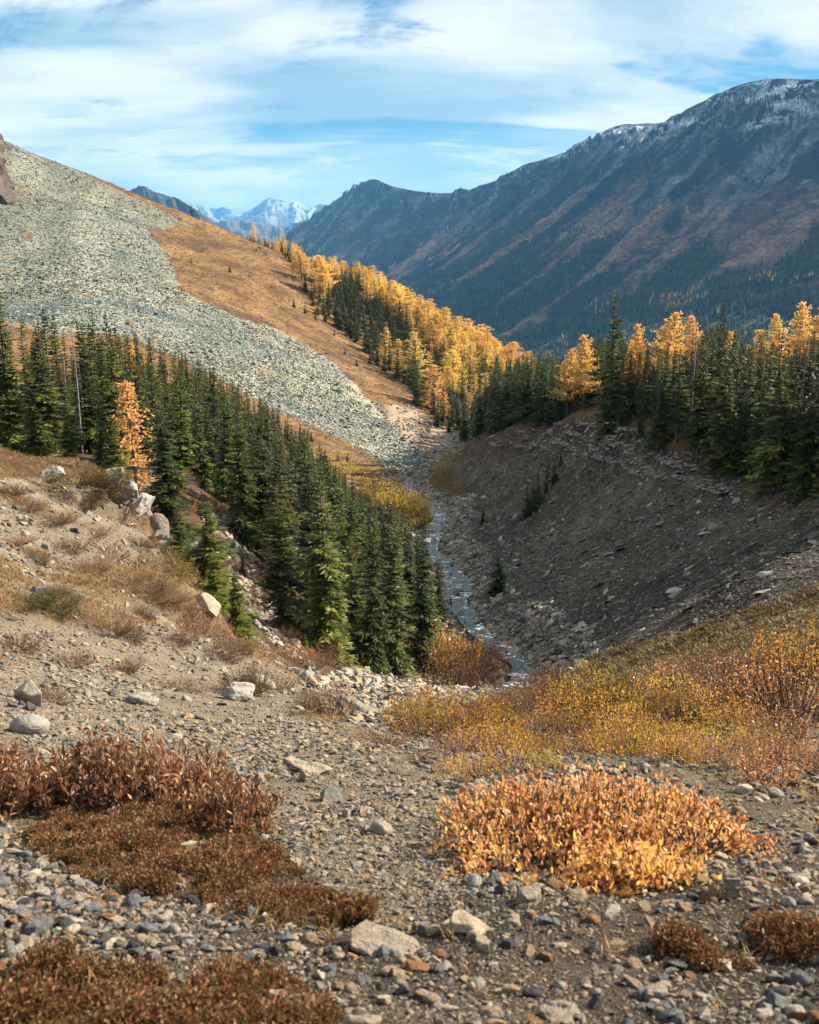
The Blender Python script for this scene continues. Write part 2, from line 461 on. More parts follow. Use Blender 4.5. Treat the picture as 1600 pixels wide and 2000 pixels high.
def ground(x, y):
    x = np.asarray(x, float); y = np.asarray(y, float)
    sh = x.shape; xr = x.ravel(); yr = y.ravel()
    z = tps(xr, yr)
    sd = stream_dist(xr, yr)
    dt = detail(xr, yr) * (0.35 + 0.65 * sstep(sd, 2, 8))
    # rock ledges near the top of the far bank
    px, py = proj(xr, yr, z)
    led = inpoly(px, py, [(920, 850), (1180, 800), (1300, 865), (1500, 925), (1750, 930), (1750, 1010), (1500, 1010), (1250, 960), (1000, 900)]) & (yr > 45) & (yr < 170)
    bk = (xr > 0) & (yr > 40) & (yr < 170) & inpoly(px, py, Z_BANK)
    if bk.any():
        gl = np.zeros(len(xr)); xb, yb = xr[bk], yr[bk]; u_ = yb - .35 * xb; sdb = sd[bk]
        rib = (1 - np.abs(vn(u_ / 5.5, xb / 22, 515))) + .5 * (1 - np.abs(vn(u_ / 2.3, xb / 12, 516))) - 1.0
        gl[bk] = rib * .75 * sstep(sdb, 4, 10); z = z + gl
    q = z / 1.1 + 0.5 * vn(xr / 6, yr / 6, 5)
    st = (np.floor(q) + sstep(q - np.floor(q), 0.35, 0.75)) - q
    z = z + dt + np.where(led, st * 0.9, 0) - 0.75 * (1 - sstep(sd, 0.8, 3.4))
    return z.reshape(sh)


def gp(px, Y):
    """ground point at azimuth of photo column px and distance Y"""
    x = (px - 800) / F * Y / CP
    return np.array([x, Y, float(ground(np.array([x]), np.array([float(Y)]))[0])])


def on_slope(px, Y):
    """spots on the left slope were noted by photo row: follow the line of sight down to the ground"""
    if px > 420 or not 9.2 < Y < 41:
        return Y
    py = float(np.interp(Y, [9, 11, 17, 25, 33, 40], [1450, 1400, 1250, 1100, 1000, 942]))
    ys = np.linspace(6, 46, 400); P = pix(px, py, ys); g = ground(P[:, 0], P[:, 1])
    k = np.where(P[:, 2] < g)[0]
    return float(ys[k[0]]) if len(k) else Y


def wpoly(l):
    return [((a - 800) / F * b / CP, b) for a, b in l]


# photo-mapped zones, each limited to its range of distance
Z_SCREE = [(-900, -200), (-300, 80), (0, 240), (100, 310), (250, 382), (330, 418), (372, 440), (285, 446), (315, 480), (340, 530), (350, 565), (400, 590), (470, 622), (560, 652), (640, 700), (700, 760), (755, 822),
           (835, 900), (842, 925), (770, 912), (700, 872), (620, 835), (520, 792), (430, 738), (340, 695), (250, 655), (100, 648), (0, 625), (-900, 600)]
Z_BANK = [(905, 878), (872, 920), (905, 960), (880, 1010), (890, 1050), (930, 1110), (985, 1225), (1045, 1300), (1120, 1302), (1250, 1262), (1400, 1215), (1600, 1140), (1900, 1080), (1900, 930), (1600, 945), (1500, 925), (1300, 868), (1180, 800), (1000, 838), (925, 860)]
Z_MOSS = [(960, 1400), (1040, 1300), (1120, 1250), (1250, 1190), (1400, 1130), (1600, 1050), (1900, 1000), (1900, 1330), (1500, 1380), (1300, 1400), (1100, 1410)]
Z_RUBBLE = [(590, 1335), (640, 1325), (760, 1310), (970, 1345), (930, 1420), (850, 1440), (780, 1455), (700, 1440), (640, 1400)]
Z_BENCH = [(800, 975), (830, 925), (905, 918), (910, 965), (885, 1005)]
Z_CUT = [(720, 780), (800, 790), (860, 830), (905, 850), (905, 885), (870, 915), (845, 918), (800, 870), (750, 820)]
Z_LEDGE = [(-900, 930), (210, 935), (310, 1060), (440, 1180), (610, 1345), (720, 1450), (600, 1480), (-900, 1480)]
Z_STRIP = [(380, 975), (425, 985), (480, 1060), (500, 1110), (520, 1160), (640, 1330), (560, 1280), (450, 1170), (420, 1110)]
W_FOREST = wpoly([(-300, 50), (270, 58), (330, 85), (430, 76), (520, 64), (570, 50), (610, 43), (800, 45), (850, 62), (850, 80), (800, 100), (740, 130), (640, 138), (560, 150), (440, 160), (300, 150), (100, 120), (-300, 110)])
W_RFOREST = wpoly([(915, 172), (1000, 138), (1100, 122), (1180, 113), (1300, 90), (1400, 80), (1500, 71), (1600, 65), (1950, 54), (1950, 200), (1300, 260), (1100, 300), (950, 240)])
W_RIDGE = wpoly([(470, 425), (560, 395), (600, 350), (640, 322), (700, 298), (745, 280), (800, 252), (835, 234), (880, 208), (905, 196), (945, 222), (1050, 290), (1250, 320), (1150, 370), (1000, 385), (900, 400), (800, 420), (700, 440), (600, 445)])


def zones(x, y, z):
    px, py = proj(x, y, z)
    wob = 20 * fbm(x / 9, y / 9, 3, 3) + 14 * fbm(x / 2.5, y / 2.5, 9, 3)
    pxw = px + wob; pyw = py + wob * 0.6
    sd = stream_dist(x, y)
    Zm = {}
    Zm['scree'] = inpoly(pxw, pyw, Z_SCREE) & (y > 130) & (y < 470)
    Zm['bank'] = inpoly(pxw, pyw, Z_BANK) & (y > 34) & (y < 175) & (x > 0)
    Zm['moss'] = inpoly(pxw, pyw, Z_MOSS) & (y > 12) & (y < 52) & ~Zm['bank']
    Zm['rubble'] = inpoly(pxw, pyw, Z_RUBBLE) & (y > 11) & (y < 55)
    Zm['bench'] = inpoly(pxw, pyw, Z_BENCH) & (y > 90) & (y < 160)
    Zm['cut'] = inpoly(px + wob * .5, py + wob * .3, Z_CUT) & (y > 150) & (y < 260)
    Zm['ledge'] = inpoly(px, py, Z_LEDGE) & (y > 7) & (y < 41)
    Zm['strip'] = inpoly(pxw, pyw, Z_STRIP) & (y > 26) & (y < 80)
    Zm['forest'] = inpoly(x, y, W_FOREST)
    Zm['rforest'] = inpoly(x, y, W_RFOREST)
    Zm['ridge'] = inpoly(x, y, W_RIDGE)
    Zm['bed'] = sd < 4.0 + 1.6 * fbm(x / 4, y / 4, 77, 2)
    return Zm, px, py


def ground_color(x, y, z):
    Zm, px, py = zones(x, y, z)
    n = len(x); C = np.empty((n, 3))
    a = fbm(x / 1.1, y / 1.1, 21, 4); bq = fbm(x / 14, y / 14, 22, 4); c = fbm(x / .35, y / .35, 23, 3)
    def mixc(m, c1, c2, f):
        f = np.clip(f, 0, 1)[m][:, None]
        C[m] = np.array(c1) * (1 - f) + np.array(c2) * f
    al = np.ones(n, bool)
    mixc(al, (0.075, 0.057, 0.040), (0.20, 0.165, 0.122), 0.5 + 0.6 * c + .5 * a)
    nearm = y < 3.7; mixc(nearm, (0.028, 0.020, 0.013), (0.095, 0.073, 0.052), 0.45 + .6 * c + .7 * a)
    pth = (y < 12) & inpoly(px + 30 * a, py + 30 * a, [(440, 1450), (800, 1480), (930, 1600), (900, 1720), (780, 1830), (640, 1730), (500, 1600)]); mixc(pth, (0.13, 0.112, 0.088), (0.22, 0.195, 0.16), 0.5 + .6 * c)               # near gravel soil
    far = y > 55
    mixc(far, (0.085, 0.046, 0.022), (0.27, 0.165, 0.072), 0.5 + 0.8 * bq + 0.7 * a + .5 * fbm(x / 5, y / 5, 27, 3))      # autumn alpine grass
    mid = (y > 24) & (y <= 55)
    mixc(mid, (0.05, 0.03, 0.019), (0.12, 0.08, 0.05), 0.5 + 0.7 * a)
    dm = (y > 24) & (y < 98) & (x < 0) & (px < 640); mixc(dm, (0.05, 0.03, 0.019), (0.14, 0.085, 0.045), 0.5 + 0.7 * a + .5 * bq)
    m = Zm['ledge']; gr = 0.5 + 1.1 * fbm(x / 3.2, y / 2.2, 31, 4) + .3 * a
    mixc(m, (0.21, 0.185, 0.155), (0.17, 0.125, 0.078), (gr - .45) * 3 + .6 * a)
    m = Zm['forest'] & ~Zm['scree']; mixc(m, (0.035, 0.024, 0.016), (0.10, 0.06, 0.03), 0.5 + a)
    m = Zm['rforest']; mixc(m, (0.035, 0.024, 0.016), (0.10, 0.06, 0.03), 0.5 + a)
    m = Zm['ridge']; mixc(m, (0.05, 0.05, 0.02), (0.16, 0.10, 0.035), 0.5 + a)
    m = Zm['scree']; mixc(m, (0.17, 0.19, 0.165), (0.34, 0.36, 0.325), 0.62 - .5 * sstep(z, -5, 22) + .8 * fbm((px) / 60, py / 60 + px / 150, 55, 4) + .4 * a)
    hole = Zm['scree'] & (fbm(x / 7, y / 7, 644, 4) + .25 * fbm(x / 30, y / 30, 645, 2) > .60); mixc(hole, (0.10, 0.075, 0.045), (0.20, 0.165, 0.11), 0.5 + a)
    m = Zm['cut']; mixc(m, (0.14, 0.105, 0.08), (0.36, 0.30, 0.24), 0.5 + 1.3 * fbm(x / 3, z / 1.2, 8, 3))
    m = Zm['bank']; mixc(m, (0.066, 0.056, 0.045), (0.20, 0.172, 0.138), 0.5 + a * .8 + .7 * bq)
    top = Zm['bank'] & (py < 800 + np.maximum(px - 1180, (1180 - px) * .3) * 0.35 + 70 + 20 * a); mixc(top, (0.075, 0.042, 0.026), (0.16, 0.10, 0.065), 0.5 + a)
    lowbk = Zm['bank'] & inpoly(px + 40 * bq, py + 40 * a, [(985, 1225), (1120, 1170), (1300, 1110), (1500, 1040), (1900, 960), (1900, 1090), (1600, 1150), (1400, 1225), (1100, 1310)]); mixc(lowbk, (0.03, 0.024, 0.019), (0.11, 0.088, 0.068), 0.5 + a)  # darker tone over the lower right part of the bank
    m = Zm['moss']; mixc(m, (0.055, 0.038, 0.012), (0.17, 0.105, 0.022), 0.5 + a * .8 + .8 * bq)
    dk = Zm['moss'] & (fbm(x / 5 + y / 9, y / 1.6, 91, 3) > 0.34); mixc(dk, (0.02, 0.017, 0.013), (0.06, 0.045, 0.03), 0.5 + a)
    m = Zm['rubble']; mixc(m, (0.13, 0.11, 0.085), (0.30, 0.27, 0.22), 0.5 + a)
    m = Zm['strip']; mixc(m, (0.07, 0.065, 0.06), (0.20, 0.19, 0.175), 0.5 + a)
    m = Zm['bench']; mixc(m, (0.09, 0.055, 0.018), (0.18, 0.11, 0.035), 0.5 + a)
    m = Zm['bed']; mixc(m, (0.10, 0.095, 0.09), (0.36, 0.34, 0.31), 0.5 + 1.2 * a)
    return C * np.array([0.68, 0.62, 0.53])


def build_terrain():
    th = np.concatenate([np.linspace(-1.35, -0.5, 40, endpoint=False), np.linspace(-0.5, 0.5, 480), np.linspace(0.5, 1.35, 41)[1:]])
    lr = np.concatenate([np.linspace(math.log(0.75), math.log(1.7), 30, endpoint=False), np.linspace(math.log(1.7), math.log(24), 560, endpoint=False),
                         np.linspace(math.log(24), math.log(480), 520, endpoint=False), np.linspace(math.log(480), math.log(640), 14)])
    T, L = np.meshgrid(th, lr); rr = np.exp(L)
    x = (rr * np.sin(T)).ravel(); y = (rr * np.cos(T)).ravel(); z = ground(x, y)
    nr, nt = T.shape
    i = (np.arange(nr - 1)[:, None] * nt + np.arange(nt - 1)[None]).ravel()
    f = np.stack([i, i + 1, i + nt + 1, i + nt], 1)
    me = mesh_np('ground', np.stack([x, y, z], 1), f, M['ground'])
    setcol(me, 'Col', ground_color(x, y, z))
    o = obj('ground', me); tag(o, kind='structure')
    # the hillside behind and under the camera
    gx, gy = np.meshgrid(np.linspace(-30, 30, 41), np.linspace(-30, 1.6, 30)); gx = gx.ravel(); gy = gy.ravel()
    gz = 0.06 - 0.14 * gy + 0.25 * fbm(gx / 3, gy / 3, 12, 3) - 0.22 - 0.06 * sstep(gy, -1, 1.6)
    i = (np.arange(29)[:, None] * 41 + np.arange(40)[None]).ravel()
    me = mesh_np('hillside', np.stack([gx, gy, gz - 0.35 * sstep(gy, 0.0, 1.6)], 1), np.stack([i, i + 1, i + 42, i + 41], 1), M['ground'])
    setcol(me, 'Col', np.tile(np.array([[0.15, 0.13, 0.105]]), (len(gx), 1)))
    tag(obj('hillside', me), kind='structure')


build_terrain()

# ------------------------------------------------------------------ mountains
def catmull(P, n):
    Q = smooth_path(np.asarray(P, float), 24); s = np.linspace(0, len(Q) - 1, n)
    return np.stack([np.interp(s, np.arange(len(Q)), Q[:, k]) for k in range(3)], 1)


def ridged(x, y, seed, o=4):
    s = 0; a = 1; n = 0
    for i in range(o):
        s = s + a * (1 - np.abs(vn(x, y, seed + i * 7))); n += a; x = x * 2.1 + 3.3; y = y * 1.9 - 4.4; a *= 0.5
    return s / n * 2 - 1


def mountain(name, ridge, foot, nu, nv, colf, gully=(40, 3.0, 26.0), prof=0.9, jag=6.0, back=600.0, mid=None, step=4.0):
    """a mountain face between a crest line and a foot line, plus its far side"""
    Rg = catmull([pix(*p) for p in ridge], nu); Ft = catmull([pix(*p) for p in foot], nu)
    u = np.linspace(0, 1, nu); v = np.linspace(0, 1, nv)
    U, V = np.meshgrid(u, v, indexing='ij')
    jagz = jag * (fbm(u * 38, u * 0 + 2.2, 61, 5))
    if mid:
        Md = catmull([pix(*p) for p in mid], nu); k = 0.42; v3 = V[..., None]
        P = Rg[:, None] * ((v3 - k) * (v3 - 1) / k) + Md[:, None] * (v3 * (v3 - 1) / (k * (k - 1))) + Ft[:, None] * (v3 * (v3 - k) / (1 - k))
        hz = P[..., 2].copy()
    else:
        P = Rg[:, None] * (1 - V[..., None]) + Ft[:, None] * V[..., None]
        hz = Rg[:, 2][:, None] + (Ft[:, 2] - Rg[:, 2])[:, None] * V ** prof
    env = sstep(V, 0.0, 0.10) * (1 - 0.5 * V)
    uu = U + 0.012 * fbm(U * 9, V * 5, 71, 3)
    g = ridged(uu * gully[0], V * gully[1], 81, 4)
    hz = hz + jagz[:, None] * (1 - sstep(V, 0, 0.25)) + env * gully[2] * g
    # rock steps across the upper face
    q = (hz + 30 * fbm(U * 24, V * 7, 31, 4) + 420 * U) / 19.0
    hz = hz + (np.floor(q) + sstep(q - np.floor(q), 0.2, 0.8) - q) * step * (0.35 + 0.65 * sstep(fbm(U * 45, V * 9, 37, 3), -.3, .4)) * (1 - sstep(V, 0.25, 0.5)) * sstep(V, 0.005, 0.03)
    P[..., 2] = hz
    C = colf(U, V, P, g, q)
    # far side, dropping away behind the crest
    bd = np.array([0.55, 0.83, 0.0])
    rows_b = []
    for k, (dd, dz) in enumerate(((1.0, 0.95), (0.5, 0.45), (0.15, 0.10))):
        rows_b.append(P[:, 0] + bd * back * dd - np.array([0, 0, 1]) * back * 0.6 * dz)
    P = np.concatenate([np.stack(rows_b, 1), P], 1); C = np.concatenate([np.repeat(C[:, :1], 3, 1), C], 1)
    n2 = nv + 3
    i = (np.arange(nu - 1)[:, None] * n2 + np.arange(n2 - 1)[None]).ravel()
    me = mesh_np(name, P.reshape(-1, 3), np.stack([i, i + 1, i + n2 + 1, i + n2], 1), M['mount'])
    setcol(me, 'Col', C.reshape(-1, 3))
    o = obj(name, me); tag(o, kind='structure')
    return P[:, 3:], C[:, 3:], U, V


def lerp(a, b, f):
    return np.asarray(a) * (1 - f[..., None]) + np.asarray(b) * f[..., None]


def green_mask(U, V):
    """strips of forest running down the fall line of the big ridge"""
    uu = U + 0.01 * fbm(U * 12, V * 6, 101, 3)
    s = 1.25 * fbm(uu * 46, V * 1.5, 102, 4, 0.65)
    low = sstep(V, 0.34, 1.0)
    left = 1 - sstep(U, 0.30, 0.75)
    return np.clip(sstep(s + 0.85 * low - 0.50 + 0.34 * left * sstep(V, 0.2, 0.45), -0.05, 0.22), 0, 1) * sstep(V, 0.18, 0.34)


def col_right(U, V, P, g, q):
    n = fbm(U * 60, V * 30, 7, 4); s = fbm((U + 0.01 * n) * 70, V * 2.0, 13, 4, 0.6)
    g2 = fbm((U + .006 * n) * 150, V * 3.2, 17, 4, .65)
    rock = lerp((0.018, 0.024, 0.036), (0.20, 0.21, 0.23), np.clip(0.38 + 0.4 * n - 0.8 * g - 1.7 * g2, 0, 1))  # pale scree chutes, dark ribs; contrast also paints the relief of raking light
    lay = np.clip(0.5 + 0.9 * fbm(q * 1.3, U * 7, 19, 4, .7), 0, 1)
    rock = rock * (0.75 + 0.5 * lay)[..., None]
    red = lerp((0.036, 0.030, 0.032), (0.34, 0.19, 0.125), np.clip(0.34 + 2.0 * s - .9 * g2, 0, 1))
    f = np.clip(sstep(V + 0.14 * s + 0.08 * n, 0.36, 0.56), 0, 1)
    c = rock * (1 - f[..., None]) + red * f[..., None]
    gm = green_mask(U, V)
    gc = lerp((0.018, 0.032, 0.018), (0.045, 0.058, 0.026), np.clip(0.5 + n, 0, 1))
    c = c * (1 - gm[..., None]) + gc * gm[..., None]
    bed = fbm(q * 2.6 + 2 * n, U * 30, 211, 3, .7)
    sn = sstep(.75 * bed + .5 * fbm(U * 30, V * 7, 202, 4) + .35 * fbm(U * 160, V * 40, 203, 3) + .25 * g + .07, 0.14, 0.28) * sstep(U, .36, .58) * (1 - sstep(V + .06 * n, 0.07, 0.24)) * sstep(V, -.01, .012)
    sn = np.clip(sn, 0, 1) * 0.9
    return c * (1 - sn[..., None]) + np.array([0.72, 0.76, 0.80]) * sn[..., None]


RIDGE = [(520, 505, 6800), (580, 458, 6200), (640, 402, 5800), (700, 362, 5350), (728, 350, 5000), (752, 358, 4850), (790, 370, 4650), (880, 378, 4300), (945, 360, 4100), (1000, 338, 3950), (1018, 325, 3900), (1095, 302, 3700), (1140, 278, 3550),
         (1200, 245, 3400), (1262, 240, 3250), (1310, 235, 3150), (1345, 213, 3050), (1400, 185, 2900), (1450, 165, 2800), (1520, 155, 2650), (1600, 153, 2500), (1750, 130, 2350), (2100, 60, 2050), (2600, -60, 1800), (3400, -260, 1500), (4200, -400, 1300)]
RK = np.array([520, 728, 880, 1000, 1200, 1345, 1600, 2100, 2600.0, 3400, 4200])
MK = np.array([(490, 520, 6600), (655, 425, 4950), (780, 455, 4250), (870, 452, 3900), (1010, 425, 3300), (1140, 412, 2950), (1370, 392, 2400), (1800, 370, 1900), (2300, 350, 1600), (3000, 330, 1300), (3700, 320, 1100)], float)
FK = np.array([(450, 560, 6500), (520, 530, 4900), (590, 550, 4200), (630, 565, 3800), (690, 592, 3150), (750, 618, 2750), (880, 660, 2150), (1150, 690, 1600), (1500, 700, 1250), (2000, 710, 950), (2700, 720, 800)], float)
rk = np.linspace(520, 4200, 46)
sm = lambda K, k: np.convolve(np.pad(np.interp(rk, RK, K[:, k]), 1, mode='edge'), [.25, .5, .25], 'valid')
FK[:, 1] += 48
# the crest resampled on the same stations as the two lower lines
rx = np.array([p[0] for p in RIDGE], float)
rk2 = np.array(sorted(set(rx)))
gm_ = lambda K: [tuple(float(np.interp(x, rk, sm(K, k))) for k in range(3)) for x in rk2]
MP, MC, MU, MV = mountain('mountain_ridge', RIDGE, gm_(FK), 720, 390, col_right, (66, 2.6, 62.0), mid=gm_(MK))


def col_peak(lo, hi, snow=0.0):
    def f(U, V, P, g, q):
        n = fbm(U * 30, V * 14, 7, 4)
        c = lerp(lo, hi, np.clip(0.5 + 0.8 * n + 0.5 * g, 0, 1))
        if snow:
            s = sstep(0.6 * g + 0.6 * n + snow * (1 - V * 2.2), 0.05, 0.4)
            c = c * (1 - s[..., None]) + np.array([0.30, 0.32, 0.34]) * s[..., None]
        return c
    return f


mountain('mountain_shoulder', [(120, 470, 5200), (200, 430, 5000), (250, 378, 4800), (272, 364, 4700), (300, 372, 4650), (345, 388, 4600), (385, 414, 4500), (430, 450, 4400), (500, 505, 4300)],
         [(150, 560, 4300), (200, 560, 4300), (240, 560, 4300), (300, 560, 4200), (340, 560, 4150), (400, 560, 4100), (440, 560, 4050), (480, 560, 4000), (520, 570, 3950)], 120, 70,
         col_peak((0.025, 0.03, 0.033), (0.085, 0.075, 0.07)), (14, 2.0, 35), 0.95, 8)
mountain('valley_hill', [(300, 470, 9800), (400, 440, 9600), (450, 430, 9400), (500, 434, 9300), (560, 440, 9200), (600, 430, 9000), (660, 425, 9000), (760, 440, 9000)],
         [(300, 520, 8200), (400, 520, 8200), (450, 520, 8200), (500, 520, 8100), (560, 520, 8000), (600, 520, 8000), (660, 520, 8000), (760, 520, 8000)], 160, 60,
         col_peak((0.05, 0.05, 0.045), (0.15, 0.11, 0.08)), (14, 1.6, 60), 0.9, 14, 900)
mountain('snowy_peak', [(250, 440, 18500), (340, 415, 18000), (380, 403, 17800), (395, 400, 17800), (420, 408, 17600), (440, 404, 17500), (480, 412, 17000), (500, 404, 16800), (520, 388, 16600), (535, 384, 16500), (560, 388, 16500), (585, 396, 16500),
                        (605, 408, 16500), (625, 398, 16500), (640, 402, 16500), (680, 425, 16500), (800, 440, 17000)],
         [(250, 490, 14000)] + [(x, 490, 14000) for x in (330, 370, 390, 415, 440, 470, 490, 510, 530, 555, 580, 605, 625, 645, 690, 800)], 220, 80,
         col_peak((0.05, 0.055, 0.06), (0.12, 0.12, 0.12), 0.22), (11, 1.6, 130), 0.85, 10, 2500)
# valley floor far below, out to the horizon
fx, fy = np.meshgrid(np.linspace(-14000, 12000, 60), np.linspace(500, 21000, 60)); fz = -260 + 40 * fbm(fx / 900, fy / 900, 4, 4) + 30 * sstep(fy, 500, 3000)
ii = (np.arange(59)[:, None] * 60 + np.arange(59)[None]).ravel()
me = mesh_np('valley_floor', np.stack([fx.ravel(), fy.ravel(), fz.ravel()], 1), np.stack([ii, ii + 1, ii + 61, ii + 60], 1), M['mount'])
setcol(me, 'Col', np.tile(np.array([[0.04, 0.05, 0.025]]), (3600, 1)))
tag(obj('valley_floor', me), kind='structure')


# ------------------------------------------------------------------ stream
def build_stream():
    P = SPT.copy(); n = len(P)
    T = np.gradient(P[:, :2], axis=0); T /= np.linalg.norm(T, axis=1)[:, None]
    N = np.stack([T[:, 1], -T[:, 0]], 1)
    # water level: the bed along the centre line, made to fall steadily downstream
    bed = ground(P[:, 0], P[:, 1]); lev = np.minimum.accumulate(bed + 0.30)
    ker = np.ones(9) / 9; lev = np.convolve(np.pad(lev, 4, mode='edge'), ker, 'valid')
    w = 0.72 + 0.40 * vn(np.arange(n) / 6.0, np.zeros(n), 4)
    ks = np.linspace(-1, 1, 13)
    V = []
    for k in ks:
        xy = P[:, :2] + N * (k * w)[:, None]
        rip = 0.05 * fbm(xy[:, 0] * 1.4, xy[:, 1] * 1.4, 5, 3)
        V.append(np.column_stack([xy, lev + rip]))
    V = np.stack(V, 1); m = len(ks)
    i = (np.arange(n - 1)[:, None] * m + np.arange(m - 1)[None]).ravel()
    me = mesh_np('stream', V.reshape(-1, 3), np.stack([i, i + 1, i + m + 1, i + m], 1), M['water'])
    tag(obj('stream', me), kind='structure')


build_stream()
# ------------------------------------------------------------------ scatter by geometry nodes (stuff: what nobody could count)
def scatter(name, pts, eul, scl, idx, protos, label=None):
    me = bpy.data.meshes.new(name); me.vertices.add(len(pts)); me.vertices.foreach_set('co', np.asarray(pts, np.float32).ravel())
    for nm, arr in (('rot', eul), ('scl', scl)):
        at = me.attributes.new(nm, 'FLOAT_VECTOR', 'POINT'); at.data.foreach_set('vector', np.asarray(arr, np.float32).ravel())
    at = me.attributes.new('pick', 'INT', 'POINT'); at.data.foreach_set('value', np.asarray(idx, np.int32))
    o = obj(name, me); tag(o, label, kind='stuff')
    ng = bpy.data.node_groups.new(name + '_nodes', 'GeometryNodeTree')
    ng.interface.new_socket('Geometry', in_out='INPUT', socket_type='NodeSocketGeometry')
    ng.interface.new_socket('Geometry', in_out='OUTPUT', socket_type='NodeSocketGeometry')
    n = ng.nodes; l = ng.links
    gi = n.new('NodeGroupInput'); go = n.new('NodeGroupOutput')
    join = n.new('GeometryNodeJoinGeometry')
    for p in reversed(protos):
        oi = n.new('GeometryNodeObjectInfo'); oi.inputs['Object'].default_value = p; oi.inputs['As Instance'].default_value = True
        l.new(oi.outputs['Geometry'], join.inputs[0])
    ip = n.new('GeometryNodeInstanceOnPoints'); ip.inputs['Pick Instance'].default_value = True
    def att(nm, ty):
        a = n.new('GeometryNodeInputNamedAttribute'); a.data_type = ty; a.inputs['Name'].default_value = nm
        return a.outputs['Attribute']
    l.new(gi.outputs[0], ip.inputs['Points']); l.new(join.outputs[0], ip.inputs['Instance'])
    l.new(att('pick', 'INT'), ip.inputs['Instance Index'])
    e2r = n.new('FunctionNodeEulerToRotation'); l.new(att('rot', 'FLOAT_VECTOR'), e2r.inputs[0])
    l.new(e2r.outputs[0], ip.inputs['Rotation']); l.new(att('scl', 'FLOAT_VECTOR'), ip.inputs['Scale'])
    l.new(ip.outputs[0], go.inputs[0])
    md = o.modifiers.new('scatter', 'NODES'); md.node_group = ng
    return o


def proto(name, me):
    return bpy.data.objects.new(name, me)      # never linked: only instanced


RNG = np.random.default_rng(11)
random.seed(5)


def normals(x, y, e=0.12):
    e = np.maximum(0.05, 0.02 * np.hypot(x, y))
    zx = (ground(x + e, y) - ground(x - e, y)) / (2 * e); zy = (ground(x, y + e) - ground(x, y - e)) / (2 * e)
    return zx, zy


def sample(n, r0, r1, t0=-0.5, t1=0.5):
    th = RNG.uniform(t0, t1, n); r = np.exp(RNG.uniform(math.log(r0), math.log(r1), n))
    x = r * np.sin(th); y = r * np.cos(th); z = ground(x, y)
    return x, y, z, r


def sample_wide(n, r0, r1):
    """as sample(), and round to both sides close by, where the slope goes on past the picture"""
    q = [sample(n, r0, r1), sample(n // 3, r0, 14, .5, 1.2), sample(n // 3, r0, 14, -1.2, -.5)]
    return [np.concatenate([p[k] for p in q]) for k in range(4)]


def slope_euler(x, y, jit=0.35):
    zx, zy = normals(x, y)
    n = len(x)
    # lie along the slope, then spin: small-angle pitch and roll before a free turn is enough for stones
    ex = np.arctan(zy) + RNG.normal(0, jit, n); ey = -np.arctan(zx) + RNG.normal(0, jit, n)
    out = np.empty((n, 3))
    for i in range(n):
        m = Euler((ex[i], ey[i], 0)).to_matrix() @ Matrix.Rotation(RNG.uniform(0, 6.283), 3, 'Z')
        out[i] = m.to_euler()
    return out


# ------------------------------------------------------------------ stones
def rock_mesh(name, seed, mt, dims=(1, .8, .55), npts=18, bev=0.05, rounded=False, rough=0.0):
    rg = np.random.default_rng(seed); bm = bmesh.new()
    if rounded:
        bmesh.ops.create_icosphere(bm, subdivisions=3, radius=0.5)
        k = rg.normal(size=(9, 3)); k /= np.linalg.norm(k, axis=1)[:, None]; dpl = rg.uniform(0.36, 0.5, 9)
        for v in bm.verts:
            p = np.array(v.co)
            for kk, dd in zip(k, dpl):
                s = p @ kk
                if s > dd:
                    p = p - kk * (s - dd) * 0.85
            v.co = Vector(p * np.array(dims))
    else:
        p = rg.normal(size=(npts, 3)); p /= np.linalg.norm(p, axis=1)[:, None]
        p = np.sign(p) * np.abs(p) ** 0.7 * 0.5 * rg.uniform(0.8, 1.05, (npts, 1))
        for q in p * np.array(dims):
            bm.verts.new(q)
        r = bmesh.ops.convex_hull(bm, input=bm.verts)
        junk = [g for g in r['geom_interior'] if isinstance(g, bmesh.types.BMVert)] + [v for v in bm.verts if not v.link_faces]
        bmesh.ops.delete(bm, geom=list(set(junk)), context='VERTS')
        bmesh.ops.dissolve_limit(bm, angle_limit=R(9), verts=bm.verts, edges=bm.edges)
        bmesh.ops.bevel(bm, geom=list(bm.edges), offset=bev * min(dims) * 0.8, segments=1, affect='EDGES', clamp_overlap=True)
        if rough:
            bmesh.ops.triangulate(bm, faces=bm.faces)
            for _ in range(2):
                lng = [e for e in bm.edges if e.calc_length() > .09]
                if lng: bmesh.ops.subdivide_edges(bm, edges=lng, cuts=2 if _ == 0 else 1)
                bmesh.ops.triangulate(bm, faces=bm.faces)
            bm.normal_update(); co = np.array([v.co for v in bm.verts]); nr = np.array([v.normal for v in bm.verts])
            bed = vn(co[:, 2] * 16 + co[:, 0] * 2.5, co[:, 0] * 1.5 + seed, seed) ; lump = fbm(co[:, 0] * 5 + co[:, 2] * 4, co[:, 1] * 5 - co[:, 2] * 3, seed + 3, 4)
            co = co + nr * (rough * (.6 * lump + .55 * np.sign(bed) * np.abs(bed) ** .5))[:, None]
            for v, c_ in zip(bm.verts, co): v.co = c_
    me = bpy.data.meshes.new(name); bm.to_mesh(me); bm.free(); me.materials.append(mt)
    me.polygons.foreach_set('use_smooth', np.full(len(me.polygons), rounded, bool))
    return me


